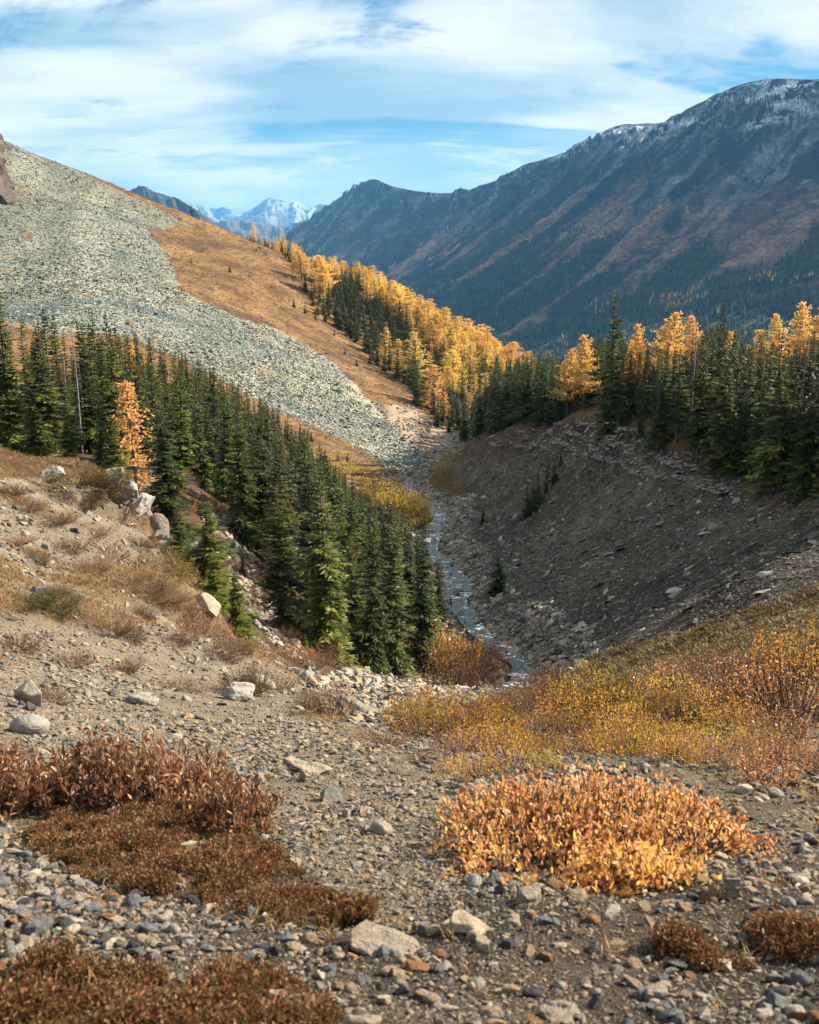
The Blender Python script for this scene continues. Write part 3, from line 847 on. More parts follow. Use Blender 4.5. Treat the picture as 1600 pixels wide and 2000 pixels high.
STONES = [rock_mesh('stone', 100 + i, M['stone'], d, 16, 0.07, rnd) for i, (d, rnd) in enumerate(
    [((1, .75, .5), True), ((1, .8, .45), False), ((1, .65, .4), False), ((1, .85, .6), False), ((1, .9, .7), False), ((1, .6, .35), False), ((1, .7, .3), False), ((1, .8, .6), True), ((.95, .7, .55), False), ((1, .55, .45), False)])]
BLOCKS = [rock_mesh('scree_block', 200 + i, M['scree'], d, 12, 0.03) for i, d in enumerate([(1, .8, .6), (1, .7, .5), (1, .9, .7), (1, .6, .45)])]
FLAKES = [rock_mesh('shale_flake', 300 + i, M['shale'], d, 12, 0.03) for i, d in enumerate([(1, .55, .14), (1, .7, .12), (1, .4, .2), (1, .8, .22)])]
RUB = [rock_mesh('rubble_block', 400 + i, M['stone'], d, 13, 0.05) for i, d in enumerate([(1, .8, .5), (1, .65, .4), (1, .9, .6), (1, .5, .3)])]
P_ST = [proto('stone_model', m) for m in STONES]; P_BL = [proto('scree_model', m) for m in BLOCKS + [rock_mesh('scree_block', 210 + i, M['scree_dark'], d, 12, 0.03) for i, d in enumerate([(1, .8, .6), (1, .7, .5), (1, .9, .7), (1, .6, .45)])]]
P_FL = [proto('flake_model', m) for m in FLAKES]; P_RU = [proto('rubble_model', m) for m in RUB]


def stones_near():
    N = 130000
    x, y, z, r = sample_wide(N, 1.6, 40); N = len(x)
    Zm, px, py = zones(x, y, z)
    size = 0.0033 * r * (1 + RNG.pareto(2.0, N))
    size = np.minimum(size, 0.035 + 0.016 * r * RNG.uniform(.5, 1, N))
    path = inpoly(px, py, [(470, 1470), (780, 1490), (930, 1600), (900, 1720), (780, 1830), (640, 1730), (500, 1600)])
    size = np.where(path, np.minimum(size, .011 * r), size)
    size = np.where(Zm['ledge'], size * .68, size)
    patch = 0.5 + 1.2 * fbm(x / 1.3, y / 1.3, 301, 3) + 0.5 * fbm(x / 5, y / 5, 302, 2)
    grassy = np.clip(0.5 + 1.1 * fbm(x / 3.2, y / 2.2, 31, 4), 0, 1)
    keep = (RNG.uniform(0, 1, N) < np.clip(patch + .6 * (y < 3.6), .2, 1)) & ~Zm['moss'] & (y < 38)
    keep &= ~(Zm['ledge'] & (RNG.uniform(0, 1, N) < (grassy - .3) * 1.4))
    hidden = (y > 24) & ~Zm['ledge'] & ~Zm['rubble'] & ~Zm['strip']
    keep &= ~hidden
    heath = inpoly(px, py, HEATH1) | inpoly(px, py, HEATH2)
    keep &= ~(heath & (RNG.uniform(0, 1, N) < 0.7))
    right = (px > 900) & (py < 1480) & (RNG.uniform(0, 1, N) < 0.75)
    keep &= ~right
    i = np.where(keep)[0]
    x, y, z, r, size, px, py = x[i], y[i], z[i], r[i], size[i], px[i], py[i]
    n = len(i); e = slope_euler(x, y); pick = RNG.integers(0, len(STONES), n)
    scl = size[:, None] * RNG.uniform(.75, 1.25, (n, 3))
    z = z + size * 0.06
    ang = size / r
    inview = (px > -5) & (px < 1605) & (py < 2005) & (py > 900)
    order = np.argsort(-ang * inview)
    big = order[:280]; rest = order[280:]
    scatter('gravel', np.stack([x, y, z], 1)[rest], e[rest], scl[rest], pick[rest], P_ST, 'loose grey and tan gravel strewn over the slope')
    mats = [(nm, m_stone(nm.replace(' ', '_') + '_stone', [(0, (.72 * c[0], .67 * c[1], .60 * c[2])), (1, (.98 * c[0], .91 * c[1], .82 * c[2]))], 5)) for nm, c in
            (('dark slate', (.05, .058, .07)), ('blue grey', (.15, .17, .195)), ('pale grey', (.33, .325, .315)), ('tan', (.31, .245, .175)), ('rusty brown', (.24, .13, .07)), ('cream', (.46, .42, .35)))]
    var = {}
    LM = [(738, 4.1, 'near the lone blue grey stone'), (742, 2.62, 'near the cracked tan slab'), (1170, 3.9, 'beside the orange willow bush'), (1496, 3.0, 'near the pink upright stone'), (200, 4.9, 'beside the brown willow bush'), (350, 3.5, 'beside the heath carpet'),
          (300, 2.1, 'by the low heath at the front'), (1350, 2.3, 'among the cobbles below the pink stone'), (920, 2.5, 'near the leaning dark slab'), (590, 6.3, 'near the dark flat slab on the bare slope'), (1300, 8.0, 'by the small golden willow'), (255, 12.2, 'near the flat grey boulder on the ledge'),
          (490, 14.6, 'near the whitish smooth boulder'), (690, 12.6, 'by the striped rock at the gully lip'), (190, 18, 'among dwarf shrubs on the grassy ledge'), (800, 9, 'below the golden willows at the gully head'), (1450, 5.0, 'on the gravel right behind the orange willow bush')]
    lx = np.array([(a - 800) / F * b / CP for a, b, c in LM]); ly = np.array([b for a, b, c in LM])
    for k in big:
        ci = int(RNG.choice(6, p=[.11, .25, .22, .22, .07, .13])); cn, mt = mats[ci]
        if (pick[k], ci) not in var:
            me = STONES[pick[k]].copy(); me.materials.clear(); me.materials.append(mt); var[(pick[k], ci)] = me
        o = obj('stone', var[(pick[k], ci)], loc=(x[k], y[k], z[k] + size[k] * .04)); o.rotation_euler = e[k]; o.scale = scl[k]
        where = LM[int(np.argmin(np.hypot(lx - x[k], ly - y[k]) / (ly + y[k])))][2]
        sh = ('rounded', 'angular')[0 if pick[k] in (0, 7) else 1]
        q = ang[k] / np.median(ang[big]); big_ = 'small' if q < .9 else ('fist sized' if y[k] < 6 else 'medium') if q < 1.5 else 'large'
        tag(o, f'{big_} {sh} {cn} stone {where}', 'stone', f'loose {big_} {sh} {cn} stones {where}')


HEATH1 = [(60, 1640), (150, 1590), (300, 1580), (430, 1600), (520, 1660), (620, 1730), (720, 1800), (640, 1815), (500, 1790), (400, 1770), (250, 1735), (120, 1700)]
HEATH2 = [(-60, 1925), (120, 1905), (300, 1915), (420, 1940), (560, 1950), (640, 1990), (640, 2030), (-60, 2030)]
HEATH3 = [(1270, 1850), (1380, 1840), (1470, 1870), (1440, 1900), (1330, 1890)]
HEATH4 = [(1470, 1815), (1660, 1800), (1660, 1880), (1560, 1890), (1490, 1860)]
stones_near()


def fine_gravel():
    N = 150000
    x, y, z, r = sample_wide(N, 1.6, 41); N = len(x)
    Zm, px, py = zones(x, y, z)
    u = RNG.uniform(0, 1, N); g = np.clip(0.5 + 1.1 * fbm(x / 3.2, y / 2.2, 31, 4), 0, 1)
    d = .35 + .9 * fbm(x / .5, y / .5, 333, 3)
    ok = ~Zm['moss'] & (u < np.clip(d + .15, .1, .9)) & ((y < 24) | Zm['ledge']) & ~(Zm['ledge'] & (g > .8) & (u > .3))
    i = RNG.permutation(np.where(ok)[0])[:90000]; n = len(i)
    sz = .0019 * r[i] * (1 + RNG.pareto(3.0, n) * .7)
    e = RNG.uniform(-3.1, 3.1, (n, 3))
    scatter('fine_gravel', np.stack([x[i], y[i], z[i] + .1 * sz], 1), e, sz[:, None] * RNG.uniform(.7, 1.3, (n, 3)), RNG.integers(0, 4, n), P_RU, 'fine gritty gravel between the larger stones')


fine_gravel()


def scree_stones():
    N = 230000
    x, y, z, r = sample(N, 150, 440, -0.48, 0.10)
    Zm, px, py = zones(x, y, z)
    jx = px + RNG.normal(0, 9, N) + 30 * fbm(x / 6, y / 6, 13, 3); jy = py + RNG.normal(0, 6, N) + 18 * fbm(x / 6, y / 6, 14, 3)
    hole = fbm(x / 7, y / 7, 644, 4) + .25 * fbm(x / 30, y / 30, 645, 2) > .60
    i = np.where(inpoly(jx, jy, Z_SCREE) & (y > 130) & (y < 470) & ~hole)[0][:78000]
    n = len(i); s = np.minimum(RNG.uniform(.20, .42, n) * (1 + RNG.pareto(3.0, n) * .5) * (0.6 + r[i] / 600), 1.4)
    e = slope_euler(x[i], y[i], .45); X, Y_ = x[i], y[i]
    tone = np.clip(.40 + 2.6 * fbm((X + .8 * Y_) / 60, (Y_ - X) / 28, 640, 4) + .35 * sstep(z[i], 4, 24), .06, .94)
    scatter('scree', np.stack([x, y, z + .08 * s[0]], 1)[i], e, s[:, None] * np.array([[1.15, 1.15, .7]]), RNG.integers(0, 4, n) + 4 * (RNG.uniform(0, 1, n) < tone), P_BL, 'pale grey green blocks of the scree slope')


def bank_flakes():
    N = 110000
    x, y, z, r = sample(N, 36, 175, -0.02, 0.50)
    Zm, px, py = zones(x, y, z)
    i = np.where(Zm['bank'] & ~Zm['bench'])[0][:46000]
    n = len(i); s = (.15 + .13 * RNG.pareto(2.8, n)) * np.clip(r[i] / 70, .7, 1.5); s = np.minimum(s, 1.3)
    e = slope_euler(x[i], y[i], 0.22)
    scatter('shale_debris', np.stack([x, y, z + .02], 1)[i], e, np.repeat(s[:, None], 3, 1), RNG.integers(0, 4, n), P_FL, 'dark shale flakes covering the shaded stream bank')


def gully_rubble():
    N = 90000
    x, y, z, r = sample(N, 12, 260, -0.3, 0.3)
    Zm, px, py = zones(x, y, z)
    ok = (Zm['rubble'] | (Zm['bed'] & (y > 40)) | Zm['strip'] | (Zm['cut'] & (RNG.uniform(0, 1, N) < .5)))
    i = np.where(ok)[0][:22000]
    n = len(i); s = np.minimum(np.clip(0.0030 * r[i] * (1 + RNG.pareto(2.0, n)), .06, 1.0), .017 * r[i])
    wet = stream_dist(x[i], y[i]) < 1.1; s = np.where(wet, s * 1.15 + .06, s)
    e = slope_euler(x[i], y[i], .5)
    scatter('stream_rubble', np.stack([x, y, z + .05], 1)[i], e, s[:, None] * RNG.uniform(.8, 1.2, (n, 3)), RNG.integers(0, 4, n), P_RU, 'broken rock rubble along the stream bed')


def rim_beds():
    N = 40000
    x, y, z, r = sample(N, 50, 175, 0.02, 0.50)
    px, py = proj(x, y, z)
    i = np.where(inpoly(px, py, [(925, 862), (1000, 842), (1180, 808), (1300, 878), (1500, 935), (1700, 945), (1700, 990), (1500, 985), (1250, 930), (1150, 890), (1000, 880)]) & (fbm(x / 6, z / 1.2, 950, 3) > -.12))[0][:2600]
    n = len(i); s = RNG.uniform(.35, 1.0, n)
    e = np.stack([RNG.normal(0, .12, n), RNG.normal(0, .12, n), RNG.normal(.6, .5, n)], 1)
    scatter('shale_beds', np.stack([x, y, z - .02], 1)[i], e, s[:, None] * np.array([[1.3, 1, 1.1]]), RNG.integers(0, 4, n), [proto('bed_model', rock_mesh('bed_slab', 330 + k, M['bed'], (1, .6, .22), 12, .03)) for k in range(4)], 'broken pale beds of shale along the top of the bank')


scree_stones(); bank_flakes(); rim_beds(); gully_rubble()


def big_stone(px, Y, size, mt, label, seed, dims=(1, .75, .5), rz=0.0, sink=0.12, rounded=False, tilt=(0, 0), name='boulder', npts=20, lichen=False):
    me = rock_mesh(name, seed, mt, dims, npts, 0.06, rounded, 0.0 if rounded else .055)
    Y = on_slope(px, Y); p = gp(px, Y); o = obj(name, me, loc=(p[0], p[1], p[2] + size * (dims[2] * .5 - sink)))
    zx, zy = normals(np.array([p[0]]), np.array([p[1]]))
    o.rotation_euler = (math.atan(zy[0]) * .8 + tilt[0], -math.atan(zx[0]) * .8 + tilt[1], rz); o.scale = (size,) * 3
    tag(o, label, 'boulder' if size > .25 else 'stone')
    return o


big_stone(738, 4.1, .125, M['stone'], 'blue grey rounded stone alone on the fine gravel', 501, (1, .7, .6), -.5, .1, True)
big_stone(742, 2.62, .27, M['tan'], 'large flat pale tan slab with dark cracks in the gravel', 502, (1, .62, .22), -.65, .05, npts=26)
big_stone(690, 1.98, .12, M['tan'], 'pale cream blunt rock half buried in the gravel', 503, (1, .8, .7), .3, .22)
big_stone(520, 2.18, .17, M['tan'], 'flat tan rock edged by brown heath', 504, (1, .6, .4), -.3, .12)
big_stone(1496, 3.02, .125, M['tan'], 'pink upright wedge of stone casting a long shadow', 505, (.55, .5, 1), .2, .12)
big_stone(15, 9.9, .34, M['outcrop'], 'pale grey rounded boulder behind the brown leaved willow', 506, (1, .8, .6), .2, .1, True)
big_stone(1060, 2.95, .12, M['tan'], 'tan angular block below the orange bush', 507, (1, .8, .6), .6)
big_stone(925, 2.7, .15, M['stone'], 'dark grey slab leaning in the gravel', 508, (1, .7, .35), -.5, .05, tilt=(.3, .2))
big_stone(1345, 2.22, .085, M['tan'], 'orange brown block among cobbles', 509, (1, .7, .5), .1)
big_stone(1130, 2.1, .10, M['tan'], 'tan brick shaped stone among small gravel', 510, (1, .6, .5), .1)
big_stone(590, 6.3, .42, M['stone'], 'dark flat slab of rock on the bare slope', 511, (1, .5, .25), -.35, .02)
big_stone(490, 14.6, .62, M['outcrop'], 'whitish smooth boulder on the grassy ledge', 512, (1, .6, .45), -.3, .1, True)
big_stone(450, 12.9, .52, M['outcrop'], 'pale boulder beside a brown dwarf shrub', 513, (1, .8, .6), .5, .1)
big_stone(255, 12.2, .55, M['stone'], 'flat grey boulder among loose stones on the ledge', 514, (1, .6, .35), -.2, .1)
big_stone(398, 20.6, .8, M['tan'], 'tan layered boulder under the leaning ledge spruce', 515, (1, .7, .45), -.4, .1)
big_stone(690, 12.6, .75, M['outcrop'], 'pale striped rock at the lip of the gully', 516, (1, .5, .35), -.6, .05)
OUT = [(208, 40.5, 1.5, 'outcrop'), (222, 38.6, 2.2, 'outcrop'), (236, 37.5, 2.0, 'outcrop'), (250, 36.0, 1.8, 'outcrop'), (268, 33.8, 2.3, 'outcrop'), (283, 36.4, 2.2, 'lichen'), (296, 33.9, 2.0, 'lichen'), (310, 31.8, 1.5, 'lichen'),
       (322, 30.0, 1.1, 'lichen'), (335, 28.6, 1.0, 'outcrop'), (372, 27.0, 1.1, 'outcrop'), (392, 25.9, 1.3, 'lichen'), (415, 24.4, 1.4, 'outcrop'), (505, 20.0, .9, 'outcrop'), (528, 19.2, 1.2, 'outcrop'), (548, 18.4, 1.0, 'outcrop'), (566, 17.6, .8, 'outcrop'), (585, 17.0, .7, 'outcrop'), (100, 41.5, 1.4, 'outcrop'), (60, 41.8, 1.1, 'outcrop'), (262, 38.2, 2.4, 'lichen'), (275, 35.6, 2.0, 'lichen'), (228, 40.2, 1.8, 'outcrop'), (244, 39.2, 2.0, 'lichen'), (304, 35.0, 1.9, 'lichen'), (318, 32.6, 1.6, 'lichen'), (345, 29.4, 1.2, 'outcrop'), (380, 27.6, 1.2, 'lichen'), (402, 26.6, 1.2, 'outcrop'), (430, 24.2, 1.0, 'outcrop'), (465, 22.6, 1.0, 'outcrop'), (485, 21.4, .9, 'outcrop')]
OUT = [(p_ + random.uniform(-5, 5), y_ + random.uniform(-.6, .6), s_ * q_ * random.uniform(.7, 1.0), m_) for p_, y_, s_, m_ in OUT for q_ in ((.85, .6) if s_ > 1.3 else (.95,))]
for k, (px, Y, s, mt) in enumerate(OUT):
    lab = ('large ' if s > 1.25 else 'small ' if s < .8 else '') + {'outcrop': 'pale weathered rock ', 'lichen': 'rust stained lichen rock '}[mt] + ('by the crest juniper mats' if px < 240 else 'on the cliff beside the tall green spruce' if px < 335 else 'below the juniper cushion' if px < 425 else 'on the rim beside the small skirted spruce' if px < 500 else 'at the low end of the ledge rim')
    o = big_stone(px, Y, s, M[mt], lab, 600 + k, (1, .8, .85 if mt == 'lichen' else .6), k * 1.3, .25, name='outcrop_rock', npts=14)
    o['group'] = 'rocks of the ledge rim'; o['category'] = 'rock'
for k, (px, Y, s) in enumerate([(-25, 322, 30), (2, 326, 27), (18, 316, 24), (34, 307, 20), (50, 299, 15), (64, 292, 11), (-60, 330, 32), (-8, 376, 12), (26, 322, 18)]):
    o = big_stone(px, Y, s, M['crag'], ('large' if s > 15 else 'small' if s < 10 else 'middling') + ' brown crag jutting from the ' + ('crest' if Y > 340 else 'upper part') + ' of the scree slope', 700 + k, (.8, .6, 1), k * .9, .28, name='crag', npts=26)
    o['group'] = 'crags above the scree'; o['category'] = 'crag'


# ------------------------------------------------------------------ plants: mesh builders
class MB:
    def __init__(s):
        s.v = []; s.f = []; s.c = []; s.n = 0

    def quad(s, a, b, c, d, col):
        s.v += [a, b, c, d]; s.f.append((s.n, s.n + 1, s.n + 2, s.n + 3)); s.c += [col] * 4; s.n += 4

    def tube(s, P, rad, sides=4, col=0.5):
        P = np.asarray(P, float); m = len(P); rad = np.broadcast_to(rad, (m,))
        T = np.gradient(P, axis=0); base = s.n
        for i in range(m):
            t = T[i] / (np.linalg.norm(T[i]) + 1e-9)
            a = np.cross(t, (0.3, 0.9, 0.2)); a /= np.linalg.norm(a) + 1e-9; b = np.cross(t, a)
            for k in range(sides):
                q = 6.2832 * k / sides
                s.v.append(P[i] + rad[i] * (a * math.cos(q) + b * math.sin(q))); s.c.append(col)
        for i in range(m - 1):
            for k in range(sides):
                k2 = (k + 1) % sides
                s.f.append((base + i * sides + k, base + i * sides + k2, base + (i + 1) * sides + k2, base + (i + 1) * sides + k))
        s.n += m * sides

    def mesh(s, name, mt, smooth=False):
        me = mesh_np(name, np.array(s.v), np.array(s.f, np.int32), mt, smooth)
        c = np.clip(np.array(s.c, np.float32), 0, 1); setcol(me, 'Col', np.stack([c, c, c], 1))
        return me


def unit(v):
    return v / (np.linalg.norm(v) + 1e-9)


def spruce(seed, H=10.0, Rm=1.6, base=0.06, nw=40, nb=8, twigs=5, droop=0.35, taper=0.85, tw=.14):
    """crown and trunk of a spire-shaped spruce, 10 m tall"""
    rg = np.random.default_rng(seed); cr = MB(); tr = MB()
    lean = rg.normal(0, .012, 2)
    ts = np.linspace(0, 1, 7)
    tr.tube([(lean[0] * H * t * t, lean[1] * H * t * t, H * t - .25 * (t == 0)) for t in ts], np.interp(ts, [0, 1], [0.125, 0.012]), 6)
    zs = base * H + (H - base * H) * (np.arange(nw) + rg.uniform(-.3, .3, nw)) / nw
    side = rg.uniform(0, 6.28); wa, wb = rg.uniform(1.0, 2.2), rg.uniform(0, 6.28); gap_a, gap_z = rg.uniform(0, 6.28, 3), rg.uniform(1.5, 7.5, 3)
    for z in zs:
        f = 1 - z / H
        prof = f ** taper * (0.8 + .35 * rg.random())
        if f > .8: prof *= 1 - (f - .8) * 1.2
        L0 = Rm * prof * (1 + .20 * math.sin(z * wa + wb) + .12 * math.sin(z * wa * 2.7 + wb * 3)) + .06
        for b in range(max(4, int(nb * (0.5 + .6 * f)))):
            ph = rg.uniform(0, 6.283); L = L0 * rg.uniform(.55, 1.15) * (1 + .24 * math.cos(ph - side))
            if rg.random() < .05: L *= .4
            if any(abs(z - gz_) < .55 and math.cos(ph - ga_) > .45 for ga_, gz_ in zip(gap_a, gap_z)): L *= .35
            d = np.array([math.cos(ph), math.sin(ph), 0.0]); nrm = np.array([-d[1], d[0], 0.0])
            el0 = 0.55 - 1.0 * f * 1.1; dr = droop * (0.5 + f)
            o = np.array([lean[0] * z * z / H, lean[1] * z * z / H, z])
            def pt(s):
                return o + d * L * s + np.array([0, 0, L * (el0 * s - dr * s * s + .30 * s ** 3)])
            sh = rg.uniform(-.12, .12)
            w = .055 + .05 * L
            for a0, a1 in ((0.0, .45), (.45, 1.0)):
                A, Bp = pt(a0), pt(a1); ww0 = w * (1 - a0 * .5); ww1 = w * (1 - a1) * .6 + .012
                dn = np.array([0, 0, -.35 * w])
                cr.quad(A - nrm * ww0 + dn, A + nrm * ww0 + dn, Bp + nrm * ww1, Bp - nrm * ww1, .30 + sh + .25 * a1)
            for k in range(twigs):
                s0 = (k + .6 + rg.uniform(-.3, .3)) / (twigs + .4); A = pt(min(s0, 1)); tl = L * (.48 - .30 * s0) * rg.uniform(.7, 1.25) + .07
                for sg in (-1, 1):
                    if rg.random() < .1: continue
                    tv = unit(d * .75 + nrm * sg * rg.uniform(.5, .95) + np.array([0, 0, rg.uniform(-.55, .10)])) * tl
                    pw = unit(np.cross(tv, (rg.normal() * .5, rg.normal() * .5, 1.0))) * (.25 * tw + tl * tw)
                    M1 = A + tv * .45
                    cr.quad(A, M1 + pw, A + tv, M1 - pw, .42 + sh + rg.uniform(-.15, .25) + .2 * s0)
    for k in range(6):   # leader
        a = np.array([0, 0, H * (.955 + .012 * k)]) + np.array([lean[0] * H, lean[1] * H, 0]); ph = rg.uniform(0, 6.28)
        tv = np.array([math.cos(ph) * .10, math.sin(ph) * .10, .20]); pw = unit(np.cross(tv, (0, 0, 1.0))) * .035
        cr.quad(a, a + tv * .5 + pw, a + tv, a + tv * .5 - pw, .6)
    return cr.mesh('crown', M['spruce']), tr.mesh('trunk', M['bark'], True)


def larch(seed, H=10.0, Rm=2.2, base=0.12, nw=26, nb=6, dens=1.0, round_=0.75):
    rg = np.random.default_rng(seed); cr = MB(); tr = MB()
    ts = np.linspace(0, 1, 8); bend = rg.normal(0, .02, 2)
    tr.tube([(bend[0] * H * t * t, bend[1] * H * t * t, H * t - .25 * (t == 0)) for t in ts], np.interp(ts, [0, 1], [0.15, 0.012]), 6)
    zs = base * H + (H - base * H) * (np.arange(nw) + rg.uniform(-.4, .4, nw)) / nw
    for z in zs:
        f = 1 - z / H; L0 = Rm * (f ** round_) * rg.uniform(.75, 1.15) + .15
        if f > .72: L0 *= 1 - (f - .72) * 1.3
        for b in range(nb):
            ph = rg.uniform(0, 6.283); L = L0 * rg.uniform(.45, 1.15)
            d = np.array([math.cos(ph), math.sin(ph), 0.0]); nrm = np.array([-d[1], d[0], 0.0])
            o = np.array([bend[0] * z * z / H, bend[1] * z * z / H, z]); e0 = rg.uniform(.05, .4) - .25 * f
            pt = lambda s: o + d * L * s + nrm * .12 * L * math.sin(3 * s + ph) + np.array([0, 0, L * (e0 * s + .18 * s * s)])
            tr.tube([pt(0), pt(.5), pt(1)], [.022, .014, .005], 3)
            m = max(3, int(L * 5.5 * dens))
            for k in range(m):
                s0 = .12 + .9 * (k + rg.random()) / m; A = pt(min(s0, 1.02)) + rg.normal(0, .05, 3)
                for q in range(3):
                    tv = unit(d * .5 + rg.normal(0, .7, 3) + np.array([0, 0, .12])) * rg.uniform(.14, .34); pw = unit(np.cross(tv, rg.normal(size=3))) * rg.uniform(.035, .075)
                    cr.quad(A, A + tv * .5 + pw, A + tv, A + tv * .5 - pw, .5 + rg.normal(0, .17))
    return cr.mesh('crown', M['larch']), tr.mesh('trunk', M['bark'], True)


SPR = [spruce(1, Rm=1.55), spruce(2, Rm=1.4, taper=.8), spruce(3, Rm=1.9, taper=.9), spruce(4, Rm=1.3, base=.08), spruce(5, Rm=1.45, droop=.45), spruce(6, Rm=1.3, base=.22, nw=36, taper=.65),
       spruce(7, Rm=1.25, base=.32, nw=32, taper=.6), spruce(8, Rm=1.35, base=.2, nw=34),
       spruce(9, Rm=1.55, nw=48, nb=9, twigs=9, tw=.075), spruce(10, Rm=1.85, nw=46, nb=9, twigs=10, taper=.9, tw=.075), spruce(11, Rm=1.4, nw=48, nb=9, twigs=9, droop=.45, tw=.075)]
NEAR, FULL, SLIM, BARE = (8, 9, 10, 8), (0, 2, 4, 1), (1, 3, 7, 0), (5, 6, 7, 3)
LAR = [larch(21), larch(22, Rm=1.8, round_=.85), larch(23, Rm=2.5, round_=.6), larch(24, Rm=2.0, nw=22), larch(25, Rm=2.1, dens=.45), larch(26, Rm=3.1, base=.25, nw=30, nb=8, round_=.6)]


def join_mesh(name, a, b):
    va = np.empty(len(a.vertices) * 3, np.float32); a.vertices.foreach_get('co', va); vb = np.empty(len(b.vertices) * 3, np.float32); b.vertices.foreach_get('co', vb)
    fa = np.empty(len(a.loops), np.int32); a.loops.foreach_get('vertex_index', fa); fb = np.empty(len(b.loops), np.int32); b.loops.foreach_get('vertex_index', fb)
    ca = np.empty(len(a.vertices) * 4, np.float32); a.color_attributes[0].data.foreach_get('color', ca)
    cb = np.empty(len(b.vertices) * 4, np.float32); b.color_attributes[0].data.foreach_get('color', cb)
    me = mesh_np(name, np.concatenate([va, vb]).reshape(-1, 3), np.concatenate([fa.reshape(-1, 4), fb.reshape(-1, 4) + len(a.vertices)]), a.materials[0], False)
    me.materials.append(b.materials[0])
    mi = np.zeros(len(me.polygons), np.int32); mi[len(a.polygons):] = 1; me.polygons.foreach_set('material_index', mi)
    setcol(me, 'Col', np.concatenate([ca, cb]).reshape(-1, 4)[:, :3])
    return me


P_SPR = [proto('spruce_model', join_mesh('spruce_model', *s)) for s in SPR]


def tree(name, parts, p, H, rz, label, cat, group=None, wide=1.0, col=None):
    e = empty(name, (p[0], p[1], p[2] - .05), rz, (H / 10 * wide, H / 10 * wide, H / 10))
    e.rotation_euler = (random.gauss(0, .02), random.gauss(0, .02), rz)
    tag(e, label, cat, group)
    c = obj('crown', parts[0], e); obj('trunk', parts[1], e)
    if col: c.color = (*col, 1)
    return e


def height_for(p, top_py):
    """height that brings the top of a tree rooted at p to photo row top_py"""
    v = (1000 - top_py) / F; k = (v * CP - SP) / (CP + v * SP)
    return ZC + k * p[1] - p[2]


# single trees one can name
SINGLE = [  # px, Y, top row, model, width, label
    (32, 60, 548, 2, 1.15, 'tallest broad spruce in the stand above the rocky ledge'),
    (330, 45, 790, 4, 1.9, 'full green spruce rising beside the lichen covered cliff'),
    (392, 35, 975, 2, 2.0, 'yellowish green fir below the juniper mat on the ledge edge'),
    (448, 24.4, 1115, 0, 1.9, 'small spruce with a skirt of low branches on the ledge rim'),
    (470, 50, 1068, 1, 1.3, 'young spruce standing alone on the grey rubble strip'),
    (595, 46, 1108, 0, 1.3, 'small pale tipped spruce in front of the dark stand'),
    (690, 47, 1040, 2, 1.1, 'dense dark spruce at the foot of the stand by the gully'),
    (770, 48, 990, 4, 1.0, 'tall spruce at the stream side corner of the stand'),
    (552, 62, 968, 0, 1.1, 'light green spruce with visible trunk above the rubble strip'),
    (860, 66, 1090, 0, 1.2, 'spruce leaning over the stream rocks at the end of the stand'),
    (975, 71, 1078, 2, 1.9, 'lone dark spruce at the foot of the shale bank'),
    (945, 104, 988, 2, 1.9, 'tiny round spruce seedling low on the shale bank'),
    (1040, 98, 925, 2, 1.2, 'lowest tree of the dark clump growing down the shale bank'),
    (1065, 100, 890, 0, 1.1, 'middle tree of the dark clump growing down the shale bank'),
    (1090, 104, 862, 5, 1.0, 'uppermost thin tree of the clump on the shale bank'),
    (1050, 99, 915, 0, 1.5, 'bushy fir inside the dark clump on the shale bank'),
    (1078, 101, 885, 2, 1.4, 'wide fir in the upper half of the clump on the shale bank'),
    (1030, 97, 945, 2, 1.6, 'low fir creeping at the tip of the clump on the shale bank'),
    (350, 40, 990, 2, 1.9, 'short fir tucked between the cliff and the taller green spruce'),
    (415, 33, 1070, 2, 2.0, 'low spreading fir just below the yellowish one'),
    (430, 76, 905, 0, 1.2, 'bluish spruce with low boughs at the head of the rubble strip'),
    (520, 56, 1060, 0, 1.2, 'dark spruce beside the shaded hollow below the stand'),
    (640, 43, 1090, 0, 1.2, 'spruce with light tipped boughs over the shaded hollow'),
    (735, 46, 1010, 0, 1.15, 'bright green spruce in the front rank above the rubble'),
    (820, 52, 1030, 4, 1.2, 'full spruce overlooking the willow thicket by the stream'),
    (205, 57.5, 770, 0, 1.2, 'full spruce standing left of the thin yellow larch'),
    (238, 56, 815, 2, 1.15, 'shorter spruce partly covering the trunk of the thin yellow larch'),
    (150, 57, 745, 2, 1.15, 'broad spruce two trees away from the thin yellow larch'),
    (88, 58, 690, 0, 1.2, 'spruce with sunlit boughs beside the tallest broad one'),
    (-5, 57, 640, 2, 1.2, 'spruce at the far edge of the stand above the ledge'),
    (590, 38, 1235, 2, 1.5, 'short dark spruce in the shade under the ledge'),
    (1182, 104, 575, 0, 1.2, 'tall dark spire of spruce standing above the bank corner'),
    (1386, 98, 580, 1, 1.2, 'slender spruce whose tip rises above the golden larches'),
    (1570, 63, 740, 2, 1.2, 'bushy spruce leaning out over the top of the shale bank'),
    (120, 105, 600, 1, 1.2, 'dense dark spruce cluster tree against the foot of the scree'),
    (135, 108, 612, 3, 1.2, 'narrow spruce close behind the dark cluster under the scree'),
    (212, 112, 604, 0, 1.1, 'pointed dark spruce standing clear against the pale scree'),
    (235, 116, 612, 1, 1.1, 'thinner spruce next to the pointed one against the scree'),
    (250, 118, 625, 3, 1.1, 'third spire beside the pointed spruce against the scree'),
    (278, 122, 652, 0, 1.1, 'spruce with a yellow larch tucked behind it under the scree'),
    (1140, 13, 1475, 2, 1.5, 'tiny green spruce seedling among the golden willows'),
    (1018, 15.5, 1418, 2, 1.6, 'dark spruce seedling beside the brown willow thicket'),
    (1388, 12, 1448, 2, 1.6, 'small bright green seedling at the edge of the gravel wash'),
]
taken = []
